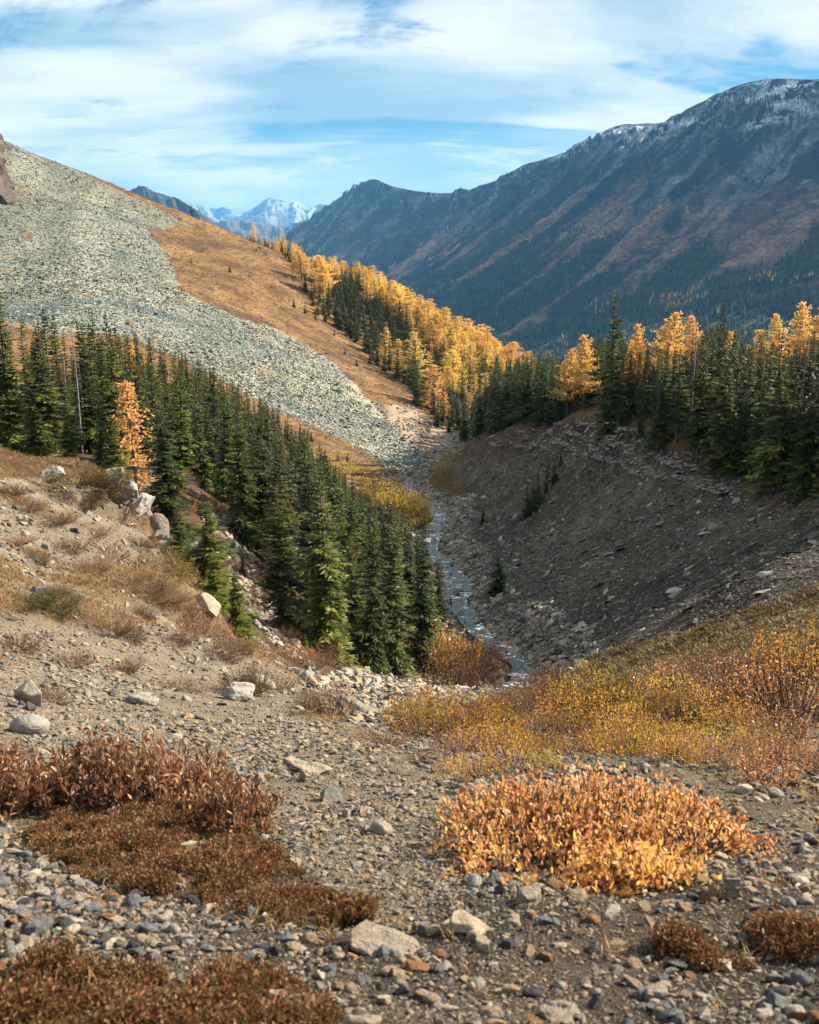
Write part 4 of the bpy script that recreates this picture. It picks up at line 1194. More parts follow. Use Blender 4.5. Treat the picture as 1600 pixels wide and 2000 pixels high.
for k, (px, Y, top, mi, wd, lab) in enumerate(SINGLE):
    p = gp(px, Y); H = max(.35, height_for(p, top)); taken.append((p[0], p[1], H))
    t_ = tree('spruce_tree', SPR[{0: 8, 1: 8, 2: 9, 4: 10}.get(mi, mi)] if Y < 80 else SPR[mi], p, H, k * 1.7, lab, 'spruce', wide=wd)
    if 'yellowish' in lab or 'ledge rim' in lab: t_.children[0].color = (1.5, 1.35, .9, 1)

# stands of forest
ENV_L = np.array([(-400, 530), (0, 575), (60, 610), (85, 660), (120, 610), (170, 640), (210, 615), (300, 655), (400, 705), (470, 750), (540, 790), (600, 835), (640, 880), (680, 930), (720, 955), (800, 1010), (850, 1090), (890, 1180)], float)
ENV_R = np.array([(900, 800), (930, 720), (960, 690), (1000, 700), (1040, 682), (1060, 690), (1100, 700), (1140, 690), (1170, 650), (1200, 655), (1230, 672), (1290, 676), (1340, 662), (1385, 635), (1420, 636), (1450, 668), (1490, 660), (1540, 664), (1580, 645), (1640, 615), (1900, 600)], float)
ENV_D = np.array([(400, 430), (470, 455), (510, 455), (570, 470), (600, 500), (640, 500), (700, 512), (740, 530), (800, 562), (850, 585), (900, 610), (940, 622), (1000, 652), (1060, 680), (1150, 690), (1300, 700)], float)


def stand(poly, step, hr, env, seed):
    rg = np.random.default_rng(seed); P = np.array(poly); out = []
    x0, y0 = P.min(0); x1, y1 = P.max(0)
    gx, gy = np.meshgrid(np.arange(x0, x1, step), np.arange(y0, y1, step))
    gx = gx.ravel() + rg.uniform(-.5, .5, gx.size) * step; gy = gy.ravel() + rg.uniform(-.5, .5, gy.size) * step
    m = inpoly(gx, gy, poly); gx, gy = gx[m], gy[m]; gz = ground(gx, gy)
    for x, y, z in zip(gx, gy, gz):
        px, _ = proj(x, y, z); H = rg.uniform(*hr) * (rg.uniform(.8, 1.12) if rg.random() < .75 else rg.uniform(.4, .8))
        hf = height_for((x, y, z), float(np.interp(px, env[:, 0], env[:, 1]))) * rg.choice([rg.uniform(.9, 1.03), rg.uniform(.6, .95)])
        H = min(H, hf)
        if H < 2.2 or any((x - a) ** 2 + (y - b) ** 2 < (0.06 * h + .6) ** 2 for a, b, h in taken): continue
        out.append((x, y, z, H, px))
    return out


SPRUCES = []   # x,y,z,H,kind,label,group
LARCHES = []
poly_left = wpoly([(-260, 56), (60, 58), (150, 60), (262, 61), (290, 74), (330, 80), (390, 78), (430, 66), (470, 56), (505, 47), (545, 41), (590, 38), (690, 42), (790, 47), (835, 54), (875, 68), (860, 74), (832, 84), (808, 96), (785, 108), (745, 128),
                   (690, 140), (620, 148), (540, 160), (440, 166), (360, 164), (290, 150), (200, 128), (110, 112), (60, 92), (-260, 88)])
for x, y, z, H, px in stand(poly_left, 3.1, (8.5, 12.5), ENV_L, 31):
    upper = px < 300
    if upper and 60 < px < 130 and y > 95: continue
    SPRUCES.append((x, y, z, H, NEAR if y < 72 else FULL if px > 520 else SLIM, 'dark green spruce in the dense stand on the slope under the scree' if not upper else 'green spruce in the stand just behind the grassy ledge',
                    'spruces of the dense stand under the scree' if not upper else 'spruces behind the grassy ledge'))
poly_right = wpoly([(925, 164), (1000, 138), (1100, 123), (1165, 114), (1190, 101), (1240, 94), (1300, 86), (1400, 76), (1500, 66.5), (1600, 61), (1900, 54), (1950, 120), (1650, 150), (1300, 175), (1100, 205), (960, 225)])
for x, y, z, H, px in stand(poly_right, 1.95, (10, 14.5), ENV_R, 32):
    SPRUCES.append((x, y, z, H, (BARE if random.random() < .5 else FULL) if px > 1180 else SLIM, 'slim dark spruce in the shaded stand along the top of the shale bank', 'spruces along the top of the shale bank'))
W_RF = wpoly([(400, 455), (470, 428), (560, 398), (590, 340), (630, 306), (690, 282), (735, 266), (790, 242), (830, 224), (875, 204), (903, 195), (945, 222), (1050, 290), (1250, 320), (1150, 360), (1000, 375), (900, 392), (800, 412), (700, 430), (600, 440)])
rgd = np.random.default_rng(77)
YF = np.array([(400, 440), (560, 398), (600, 352), (640, 322), (700, 298), (745, 280), (800, 252), (835, 234), (880, 208), (905, 198), (945, 222), (1050, 290), (1250, 320)], float)
YB = np.array([(400, 470), (600, 440), (700, 430), (800, 412), (900, 392), (1000, 375), (1150, 360), (1250, 330)], float)
for x, y, z, H, px in stand(W_RF, 3.7, (8.5, 12.5), ENV_D, 33):
    f = (y - np.interp(px, YF[:, 0], YF[:, 1])) / max(8, np.interp(px, YB[:, 0], YB[:, 1]) - np.interp(px, YF[:, 0], YF[:, 1]))
    cl = float(fbm(np.array([x / 22]), np.array([y / 22]), 401, 2)[0])
    pl = (np.clip((f - .30) * 3, 0, .80) if px < 1000 else .35 * (f > .3)) + .45 * cl
    if px < 560: pl = .25
    if rgd.random() < pl:
        LARCHES.append((x, y, z, H * rgd.uniform(.95, 1.08)))
    else:
        SPRUCES.append((x, y, z, H * (.85 if f < .35 else .92) * rgd.uniform(.7, 1.1), FULL, 'ridge spruce', 'spruces on the ridge flank'))
score = np.array([-(s[3] / s[1]) * (1 if -40 < 800 + F * s[0] / s[1] * CP < 1640 else .01) for s in SPRUCES])
SXY = np.array([(q[0], q[1]) for q in SPRUCES])


def larch_tag(x, y, H, g):
    near = np.sum(np.hypot(SXY[:, 0] - x, SXY[:, 1] - y) < 7)
    px = 800 + F * x / y * CP
    wh = 'near the hikers on the knoll' if px < 620 else ('above the brown cut bank' if px > 860 else ('on the crest of the ridge' if y > 372 else 'on the lower flank of the ridge'))
    co = 'ringed by dark spruces' if near > 5 else ('beside dark spruces' if near > 1 else 'amid other larches')
    return f"{'tall' if H > 10.2 else 'short' if H < 7.5 else 'mid sized'} {'deep orange' if g < .85 else 'pale' if g > 1.03 else 'golden'} larch {co} {wh}"


def spruce_tag(x, y, H, wd, g, lab, grp):
    sz = 'tall' if H > 10.5 else 'short' if H < 7 else 'mid sized'; sh = 'broad' if wd > 1.35 else 'narrow' if wd < 1.14 else 'full'
    tn = 'dark' if g < .93 else 'light green' if g > 1.12 else 'green'; px = 800 + F * x / y * CP
    if 'dense stand' in grp:
        sd = float(stream_dist(np.array([x]), np.array([y]))[0])
        wh = 'beside the stream rocks' if sd < 9 else 'at the upper edge of the stand along the scree' if y > 128 else 'in the front rank over the gully' if y < 60 else 'on the rubble side of the dense stand' if px < 470 else 'deep in the dense stand under the scree'
    elif 'ledge' in grp:
        wh = 'right behind the grassy ledge' if y < 68 else 'in the second rank behind the grassy ledge' if y < 80 else 'at the back of the stand behind the ledge'
    elif 'shale' in grp:
        wh = ('at the rim of the shale bank' if y < 85 else 'in the shaded stand on the shale bank') if px > 1200 else 'on the wooded nose above the stream bend'
    else:
        wh = 'under the larches near the knoll' if px < 680 else 'above the brown cut bank' if px > 860 else 'on the ridge flank under the larches'
    return f'{sz} {sh} {tn} spruce {wh}'


# keep a share of the named individuals on each stand
order = np.argsort(score); picked = []; quota = {'spruces of the dense stand under the scree': 95, 'spruces behind the grassy ledge': 40, 'spruces along the top of the shale bank': 95, 'spruces on the ridge flank': 40}
for k in order:
    g = SPRUCES[k][6]
    if quota[g] > 0: quota[g] -= 1; picked.append(k)
ps = set(picked); rg = np.random.default_rng(91)
pts, eul, scl, idx = [], [], [], []
for k, (x, y, z, H, kinds, lab, grp) in enumerate(SPRUCES):
    mi = kinds[rg.integers(0, 4)]; rz = rg.uniform(0, 6.28); wd = rg.uniform(1.0, 1.5)
    if k in ps:
        g_ = rg.uniform(.8, 1.25)
        tree('spruce_tree', SPR[mi], (x, y, z), H, rz, spruce_tag(x, y, H, wd, g_, lab, grp), 'spruce', grp, wd, (g_ * rg.uniform(.9, 1.2), g_, g_ * .95))
    else:
        pts.append((x, y, z - .05)); eul.append((rg.normal(0, .02), rg.normal(0, .02), rz)); scl.append((H / 10 * wd, H / 10 * wd, H / 10)); idx.append(mi)
scatter('spruce_forest', pts, eul, scl, idx, P_SPR, 'mass of dark spruces filling the stands behind the front trees')
print('spruces', len(SPRUCES), 'larches', len(LARCHES))
LARCHES.sort(key=lambda s: -s[3] / s[1])
for k, (x, y, z, H) in enumerate(LARCHES[:290]):
    g_ = rg.uniform(.72, 1.15)
    tree('larch_tree', LAR[(0, 2, 5, 2, 3, 5)[rg.integers(0, 6)]], (x, y, z), H, rg.uniform(0, 6.28), larch_tag(x, y, H, g_), 'larch', 'golden larches on the ridge', rg.uniform(1.4, 2.0), (g_, g_ * rg.uniform(.92, 1.14), g_))
if len(LARCHES) > 290:
    L2 = LARCHES[290:]
    scatter('larch_forest', [(a, b, c - .05) for a, b, c, d in L2], [(0, 0, rg.uniform(0, 6)) for _ in L2], [(d / 10,) * 3 for a, b, c, d in L2], rg.integers(0, 4, len(L2)), [proto('larch_model', join_mesh('larch_model', *q)) for q in LAR[:4]], 'golden larches thick along the ridge')
LONE = [(515, 425, 438, 2, 1.7, 'lone golden larch rising at the head of the grassy knoll'), (568, 392, 455, 1, 1.6, 'tall narrow golden larch at the left end of the ridge stand'), (580, 378, 490, 0, 1.1, 'golden larch beside the hikers on the knoll'),
        (1130, 118, 652, 5, .95, 'bright golden larch standing apart left of the tall spruce spire'), (1100, 124, 680, 5, .9, 'shorter golden larch left of the bright one above the bank'), (1215, 108, 660, 4, 1.0, 'thin half bare larch beside the tall spruce spire'),
        (1230, 106, 632, 5, .75, 'pale pointed larch between two dark spruces above the bank'), (1280, 106, 608, 5, 1.15, 'broad rounded golden larch crowning the bank forest'), (1330, 103, 616, 5, .85, 'golden larch right next to the broad rounded one'),
        (1400, 100, 645, 1, 1.3, 'larch half hidden behind slim spruces above the bank'), (1458, 92, 640, 4, 1.6, 'nearly bare grey branched larch in the bank forest'), (1490, 98, 612, 5, .8, 'slim pale larch right of the nearly bare one'),
        (1535, 94, 588, 5, .9, 'tall feathery larch of a pair at the end of the bank forest'), (1572, 92, 585, 5, 1.1, 'fuller larch of the pair at the end of the bank forest'),
        (272, 58, 738, 4, 1.5, 'thin yellow larch with bare lower trunk among dark spruces by the ledge'), (285, 122, 668, 1, .8, 'small golden larch peeking out behind dark spruces under the scree'), (520, 150, 812, 1, .7, 'small larch glimpsed inside the dense spruce stand')]
for k, (px, Y, top, mi, wd, lab) in enumerate(LONE):
    p = gp(px, Y); H = max(1.5, height_for(p, top))
    tree('larch_tree', LAR[mi], p, H, k * 2.1, lab, 'larch', None, wd, (.95, .78, .95) if 'thin' in lab else None)
# low conifers on the knoll
for k, (px, Y, h, w) in enumerate([(470, 305, 2.2, 3.0), (585, 300, 2.4, 3.0), (605, 296, 2.8, 2.0), (625, 292, 3.4, 1.6), (360, 330, 1.2, 3), (400, 300, 1.2, 3), (520, 365, 1.4, 2.5), (448, 360, 1.0, 3), (700, 250, 2.2, 1.6), (725, 262, 5.0, 1.2), (680, 262, 2.0, 1.8), (405, 440, 8.0, 1.2), (612, 158, 1.6, 2.5), (662, 150, 1.2, 2.2), (680, 148, 2.4, 1.5),
                                  (545, 310, 1.0, 3), (505, 310, 1.1, 3), (420, 330, 1.0, 3), (660, 280, 1.8, 2)]):
    tree('spruce_bush', SPR[k % 3], gp(px, Y), h, k, 'low green spruce bush scattered on the golden grassy knoll', 'spruce bush', 'spruce bushes on the knoll', w)


def snag(seed):
    rg = np.random.default_rng(seed); b = MB(); ts = np.linspace(0, 1, 7)
    b.tube([(.15 * t * math.sin(4 * t), .1 * t * t, 10 * t - .3 * (t == 0)) for t in ts], np.interp(ts, [0, 1], [.16, .02]), 6)
    br = MB()
    for k in range(46):
        z = rg.uniform(2, 9.8); ph = rg.uniform(0, 6.28); L = rg.uniform(.3, 1.3) * (1.15 - z / 10)
        d = np.array([math.cos(ph), math.sin(ph), 0]); o = np.array([0, 0, z])
        br.tube([o, o + d * L * .5 + np.array([0, 0, -.05]), o + d * L + np.array([0, 0, -.25 * L])], [.025, .016, .006], 3)
    return b.mesh('trunk', M['grey_wood'], True), br.mesh('branches', M['grey_wood'])


SNAG = [snag(1), snag(2)]
for k, (px, Y, h) in enumerate([(170, 66, 8.5), (178, 70, 7.5), (150, 72, 7.0), (100, 64, 6.5), (1335, 87, 10), (1418, 79.5, 9.5), (1530, 70, 10.5), (1545, 69.5, 9.5), (1465, 75, 8.0), (1270, 92, 7)]):
    p = gp(px, Y); e = empty('dead_tree', (p[0], p[1], p[2]), k * 1.3, (h / 10 * .8, h / 10 * .8, h / 10))
    tag(e, 'bare grey dead trunk among living spruces ' + ('behind the ledge' if px < 600 else 'on the shale bank'), 'dead tree', 'dead trees ' + ('behind the ledge' if px < 600 else 'on the shale bank'))
    t_ = obj('trunk', SNAG[k % 2][0], e); obj('branches', SNAG[k % 2][1], t_)


# ------------------------------------------------------------------ shrubs
def leaf_quads(b, A, tv, rgn, wf=.30, col=.5):
    L = np.linalg.norm(tv); pw = unit(np.cross(tv, rgn.normal(size=3))) * L * wf; M1 = A + tv * .48
    b.quad(A, M1 + pw, A + tv, M1 - pw, col)


def shrub(seed, mt, n_st=70, spread=.75, h=1.0, leaf=.045, per=22, bare=.25, up=.6, thin=1.0):
    """a rounded multi-stemmed shrub about 1 m high and 1.6 m wide"""
    rg = np.random.default_rng(seed); lf = MB(); tw = MB()
    for k in range(n_st):
        ph = rg.uniform(0, 6.283); rr = math.sqrt(rg.random()); d = np.array([math.cos(ph), math.sin(ph), 0])
        hh = h * (1 - .55 * rr * rr) * rg.uniform(.6, 1.12); b0 = d * rr * spread * .45; tip = d * rr * spread * 1.05 + np.array([0, 0, hh]) + np.append(rg.normal(0, .06, 2), 0)
        pt = lambda s: b0 * (1 - s) + tip * s + d * .10 * math.sin(s * 3) + np.array([0, 0, -.06 * (1 - s)])
        tw.tube([pt(0), pt(.5), pt(1)], [.009 * thin, .006 * thin, .002 * thin], 3)
        for q in range(per):
            s0 = bare + (1.03 - bare) * rg.random(); A = pt(s0) + rg.normal(0, .045, 3) * (1.3 - .5 * s0)
            tv = unit(rg.normal(0, .7, 3) + d * .3 + np.array([0, 0, up])) * leaf * rg.uniform(.6, 1.3)
            leaf_quads(lf, A, tv, rg, .32, .5 + rg.normal(0, .2))
    return lf.mesh('leaves', mt), tw.mesh('stems', M['twig'])


SHR = {'gold': [shrub(41, M['gold']), shrub(42, M['gold'], 90, .85), shrub(43, M['gold'], 60, .7, 1.1, .05)],
       'rust': [shrub(44, M['orange'], 80, .8, .9, .045), shrub(45, M['brown'], 80, .85, .9, .04, 18)],
       'twig': [shrub(46, M['brown'], 190, .85, 1.0, .032, 18, .2, .9, .55), shrub(47, M['heath'], 190, .8, .9, .036, 20, .1, .8, .55)],
       'mat': [shrub(48, M['moss'], 200, 1.0, .6, .036, 36, .05, .6, .5), shrub(49, M['moss'], 190, 1.0, .5, .036, 36, .05, .6, .5)]}


def put_shrub(px, Y, w, h, kind, i, label, group, name='willow_shrub', cat='shrub', col=None):
    if group and 'far stream' not in group:
        q = w * h
        label = ('large ' if q > 1.0 else 'small ' if q < .38 else '') + ('low ' if h < .42 * w else 'upright ' if h > .62 * w else 'rounded ') + label
        near = [(830, 11.5, 'at the gully lip'), (1000, 9.5, 'behind the orange bush'), (1120, 17, 'over the mossy slope'), (1280, 8, 'on the gravel wash'), (1320, 14, 'in the middle of the thicket'), (1560, 13, 'at the far end of the thicket'), (1440, 20, 'at the crest over the shale bank'),
                (900, 52, 'by the stream'), (60, 34, 'near the ledge crest'), (195, 18, 'in dry grass'), (290, 22, 'near the rim rocks'), (465, 13.6, 'by pale boulders'), (640, 12, 'near the striped rock'), (480, 45, 'on the rubble strip'), (560, 38, 'in the shaded hollow')]
        xx = (px - 800) / F * Y
        label += ' ' + min(near, key=lambda n_: math.hypot((n_[0] - 800) / F * n_[1] - xx, n_[1] - Y) / (Y + n_[1]))[2]
    Y2 = on_slope(px, Y); w *= Y2 / Y; h *= Y2 / Y; p = gp(px, Y2); ms = SHR[kind][i % len(SHR[kind])]
    e = empty(name, (p[0], p[1], p[2] - .02), i * 1.9, (w / 1.6, w / 1.6, h)); tag(e, label, cat, group)
    zx, zy = normals(np.array([p[0]]), np.array([p[1]])); e.rotation_euler = (math.atan(zy[0]) * .5, -math.atan(zx[0]) * .5, i * 1.9)
    a = obj('leaves', ms[0], e); obj('stems', ms[1], e)
    if col: a.color = (*col, 1)


k = 0
for (px, Y, w, h, kind) in [(830, 11.5, 1.2, .62, 'gold'), (890, 11.2, 1.3, .7, 'gold'), (945, 11.0, 1.1, .62, 'gold'), (870, 12.6, 1.2, .6, 'gold'), (800, 12.3, .8, .4, 'gold'), (985, 12.5, .9, .5, 'gold'),
                            (1150, 13, 1.4, .75, 'gold'), (1200, 12.2, 1.3, .8, 'gold'), (1110, 14, 1.2, .7, 'gold'), (1250, 13.5, 1.3, .85, 'gold'), (1320, 14, 1.2, .75, 'gold'), (1380, 13, 1.0, .6, 'gold'), (1440, 12, 1.1, .65, 'gold'),
                            (1280, 8.2, .85, .55, 'gold'), (1250, 7.6, .7, .45, 'gold'), (1310, 7.4, .5, .3, 'gold'), (1000, 9.6, 1.0, .35, 'gold'), (1060, 9.4, .8, .3, 'gold'), (1480, 10.2, .9, .4, 'gold'), (1400, 8.5, .7, .25, 'gold'), (1180, 16, 1.4, .8, 'gold'), (1590, 15, 1.6, 1.3, 'gold'), (1560, 17, 1.4, .9, 'gold'), (1090, 8.4, .6, .22, 'gold'), (1160, 8.0, .6, .25, 'gold'), (1460, 6.9, .7, .15, 'gold'), (1380, 9.6, .8, .3, 'gold'), (1550, 9.6, .8, .35, 'gold'), (970, 8.4, .6, .2, 'gold'), (1230, 10.2, .9, .4, 'gold'), (1330, 10.6, .9, .4, 'gold'), (1020, 7.0, .6, .2, 'gold'), (1350, 6.4, .5, .2, 'gold'), (1440, 6.2, .45, .18, 'gold'), (1540, 6.6, .6, .22, 'gold'), (1080, 6.7, .45, .15, 'gold'), (930, 6.9, .5, .16, 'gold')]:
    put_shrub(px, Y, w, h, kind, k, 'golden willow shrub', 'golden willows on the slope', col=(lambda q: (q, q * random.uniform(.85, 1.12), q))(random.uniform(.6, 1.15))); k += 1
for (px, Y, w, h, kind) in [(1420, 16, 1.6, .8, 'rust'), (1480, 15, 1.5, .9, 'rust'), (1520, 14, 1.4, .9, 'rust'), (1560, 12, 1.5, .9, 'rust'), (1600, 11, 1.4, .9, 'rust'), (1340, 17, 1.6, .7, 'rust'), (1460, 18, 1.5, .9, 'rust'), (1570, 9, .9, .5, 'rust'), (1600, 8.2, .8, .45, 'rust'),
                            (950, 9.0, .8, .3, 'rust'), (1040, 11.6, 1.0, .4, 'rust'), (1080, 12.4, .9, .45, 'rust'), (900, 8.2, .6, .22, 'rust'), (1500, 11.5, .9, .4, 'rust'), (1120, 8.6, .7, .22, 'rust'), (1350, 7.2, .5, .2, 'rust'), (1440, 7.6, .6, .22, 'rust'), (1530, 7.8, .6, .25, 'rust'), (1190, 9.4, .8, .3, 'rust'), (1590, 6.6, .5, .2, 'rust'), (860, 7.4, .5, .18, 'rust'), (900, 6.3, .45, .16, 'rust'), (1500, 6.0, .5, .2, 'rust'), (1560, 5.4, .5, .24, 'rust'), (960, 5.9, .4, .14, 'rust'), (1410, 6.5, .5, .18, 'rust'), (1600, 6.0, .5, .26, 'rust')]:
    put_shrub(px, Y, w, h, kind, k, 'rust orange leaved shrub', 'rust orange shrubs on the slope', col=(lambda q: (q, q * random.uniform(.85, 1.1), q))(random.uniform(.6, 1.1))); k += 1
for (px, Y, w, h, kind) in [(1080, 19, 1.8, 1.0, 'twig'), (1120, 17.5, 1.6, 1.0, 'twig'), (1040, 20, 1.5, .8, 'twig'), (1160, 18.5, 1.4, .8, 'twig'), (1400, 20, 1.6, .9, 'twig'), (1440, 21, 1.6, 1.0, 'twig'), (1300, 19, 1.5, .7, 'twig'), (980, 14, 1.1, .5, 'twig'), (1010, 17, 1.3, .6, 'twig'), (1225, 14.5, 1.1, .8, 'twig'), (1350, 12.6, 1.0, .6, 'twig'), (1130, 11.6, .9, .45, 'twig'), (1470, 13.4, 1.1, .7, 'twig'), (1270, 11.6, .8, .45, 'twig'), (915, 13.2, 1.0, .5, 'twig'), (1530, 16, 1.4, .9, 'twig')]:
    put_shrub(px, Y, w, h, kind, k, 'leafless brown twiggy willow', 'bare twiggy willows'); k += 1
for (px, Y, w, h, kind) in [(855, 53, 3.4, 2.9, 'gold'), (900, 52, 3.4, 2.9, 'gold'), (930, 51, 3.2, 2.6, 'twig'), (880, 49, 3.2, 2.4, 'rust'), (950, 54, 2.8, 2.2, 'twig'), (845, 56, 2.4, 2.2, 'gold'), (915, 48, 2.6, 1.8, 'twig')]:
    put_shrub(px, Y, w, h, kind, k, 'autumn willow bush beside the spruces', 'willow thicket beside the stream'); k += 1
for (px, Y, w, h, kind) in [(745, 132, 6, 3.0, 'gold'), (765, 125, 6, 3, 'gold'), (760, 116, 5, 3, 'gold'), (795, 112, 6, 3.4, 'gold'), (812, 108, 4.5, 3, 'gold'), (780, 120, 5, 2.6, 'rust'), (730, 138, 5, 2, 'gold'), (800, 117, 4, 2.4, 'rust'), (655, 142, 7, .8, 'gold'), (625, 150, 6, .7, 'gold'), (690, 145, 6, .7, 'gold')]:
    put_shrub(px, Y, w, h, kind, k, 'yellow willow bush on the far stream flat past the spruces', 'yellow willows on the far stream flat', col=(1.15, 1.3, 1)); k += 1
for (px, Y, w, h, kind) in [(172, 24.3, 1.0, .5, 'twig'), (265, 19.8, .6, .35, 'twig'), (195, 18.0, 1.2, .55, 'twig'), (235, 17.2, .9, .35, 'twig'), (355, 19.6, .9, .4, 'twig'), (465, 13.6, .9, .5, 'twig'), (640, 11.9, .8, .45, 'twig'), (130, 27, 1.2, .4, 'twig'), (50, 34, 1.8, .5, 'twig'), (105, 31, 1.8, .5, 'twig'), (205, 26, 1.3, .4, 'twig'), (285, 22.5, 1.3, .4, 'twig'),
                            (310, 21.3, 1.3, .35, 'twig'), (420, 15.6, .9, .3, 'twig'), (235, 31.5, 1.6, .4, 'twig'), (20, 37, 1.8, .5, 'twig'), (250, 24.5, 1.4, .3, 'twig'), (590, 12.6, .5, .3, 'twig'), (740, 9.8, .6, .25, 'twig'), (330, 16.8, 1.0, .25, 'twig'), (160, 33, 1.6, .4, 'twig'), (90, 22, 1.0, .3, 'twig'), (20, 28, 1.5, .35, 'twig'), (60, 25.5, 1.2, .3, 'twig'), (120, 20, 1.1, .3, 'twig'), (270, 28, 1.4, .35, 'twig'), (180, 29, 1.5, .3, 'twig'), (10, 16.5, 1.0, .3, 'twig'), (110, 15.5, .9, .25, 'twig'), (220, 14.6, .8, .25, 'twig'), (390, 17.6, 1.0, .3, 'twig'), (450, 16.8, .9, .25, 'twig'), (530, 14.5, .8, .25, 'twig'), (60, 12.5, .7, .2, 'twig'), (340, 13.2, .7, .2, 'twig')]:
    put_shrub(px, Y, w, h, kind, k, 'brown twiggy dwarf shrub', 'dwarf shrubs on the ledge', 'dwarf_shrub', 'dwarf shrub'); k += 1
for (px, Y, w, h, kind) in [(290, 60, 2.4, .7, 'rust'), (310, 56, 2.2, .7, 'twig'), (300, 66, 2.4, .8, 'rust'), (335, 62, 2.4, .7, 'rust'), (345, 54, 2.2, .7, 'twig'), (360, 60, 2.2, .6, 'rust'), (320, 70, 2.4, .8, 'twig'), (350, 70, 2.4, .7, 'rust'), (375, 68, 2.2, .7, 'rust'), (285, 52, 2.2, .7, 'twig'), (370, 50, 2, .6, 'rust'), (400, 56, 2.2, .8, 'rust'), (385, 62, 2.4, .7, 'rust'), (430, 64, 2.2, .8, 'rust'), (445, 40, 1.6, .6, 'rust'), (470, 42, 1.8, .6, 'twig'), (500, 46, 2.0, .8, 'twig'), (530, 42, 1.8, .7, 'rust'), (545, 37, 1.6, .6, 'twig'), (570, 35, 1.6, .6, 'rust'), (600, 34, 1.5, .6, 'rust'), (620, 37, 1.8, .7, 'twig'), (640, 36, 1.6, .6, 'rust'), (415, 46, 1.6, .6, 'twig'), (480, 52, 2.0, .8, 'rust'), (440, 50, 1.8, .7, 'twig'), (560, 42, 2, .7, 'twig')]:
    put_shrub(px, Y, w, h, kind, k, 'russet scrub bush below the ledge', 'russet scrub below the ledge', 'scrub_bush', 'shrub', (.7, .6, .6)); k += 1
for (px, Y, w, h, lab, c) in [(150, 38.5, 3.6, 1.0, 'olive juniper mat spread along the ledge crest', (1, 1, 1)), (190, 36.5, 2.6, .8, 'olive juniper mat in front of the pale ledge rocks', (1, 1, 1)), (305, 25.2, 1.7, .75, 'round yellow green juniper cushion beside the ledge rim', (1.2, 1.15, .9)), (30, 20.8, 1.7, .6, 'dark green juniper patch low on the grassy ledge', (.55, .75, .8)), (75, 20.0, 1.3, .5, 'smaller dark green juniper patch beside the bigger one', (.55, .75, .8)), (335, 24.6, 1.1, .5, 'narrow juniper strip hanging over the ledge rim', (1.2, 1.15, .9))]:
    put_shrub(px, Y, w, h, 'mat', k, lab, None, 'juniper_mat', 'juniper', c); k += 1


# the two leafy willows close by: every leaf in shape, the largest 300 of each as parts of their own
def leaf_mesh(name, mt, shade, wf=.30, curl=.12):
    V = np.array([(0, 0, 0), (.33, wf * .85, .05), (.66, wf * .7, .02 - curl * .4), (1, 0, -curl), (.66, -wf * .7, .02 - curl * .4), (.33, -wf * .85, .05), (.33, 0, 0), (.66, 0, -curl * .5)])
    Fc = [(0, 6, 1, 1), (1, 6, 7, 2), (2, 7, 3, 3), (0, 5, 6, 6), (5, 4, 7, 6), (4, 3, 7, 7)]
    me = bpy.data.meshes.new(name); me.from_pydata([tuple(v) for v in V], [], [tuple(dict.fromkeys(f)) for f in Fc]); me.materials.append(mt)
    setcol(me, 'Col', np.full((8, 3), shade)); return me


def frame(tv, rg):
    x = unit(tv); y = unit(np.cross(rg.normal(size=3) + np.array([0, 0, .4]), x)); return np.stack([x, y, np.cross(x, y)], 1)


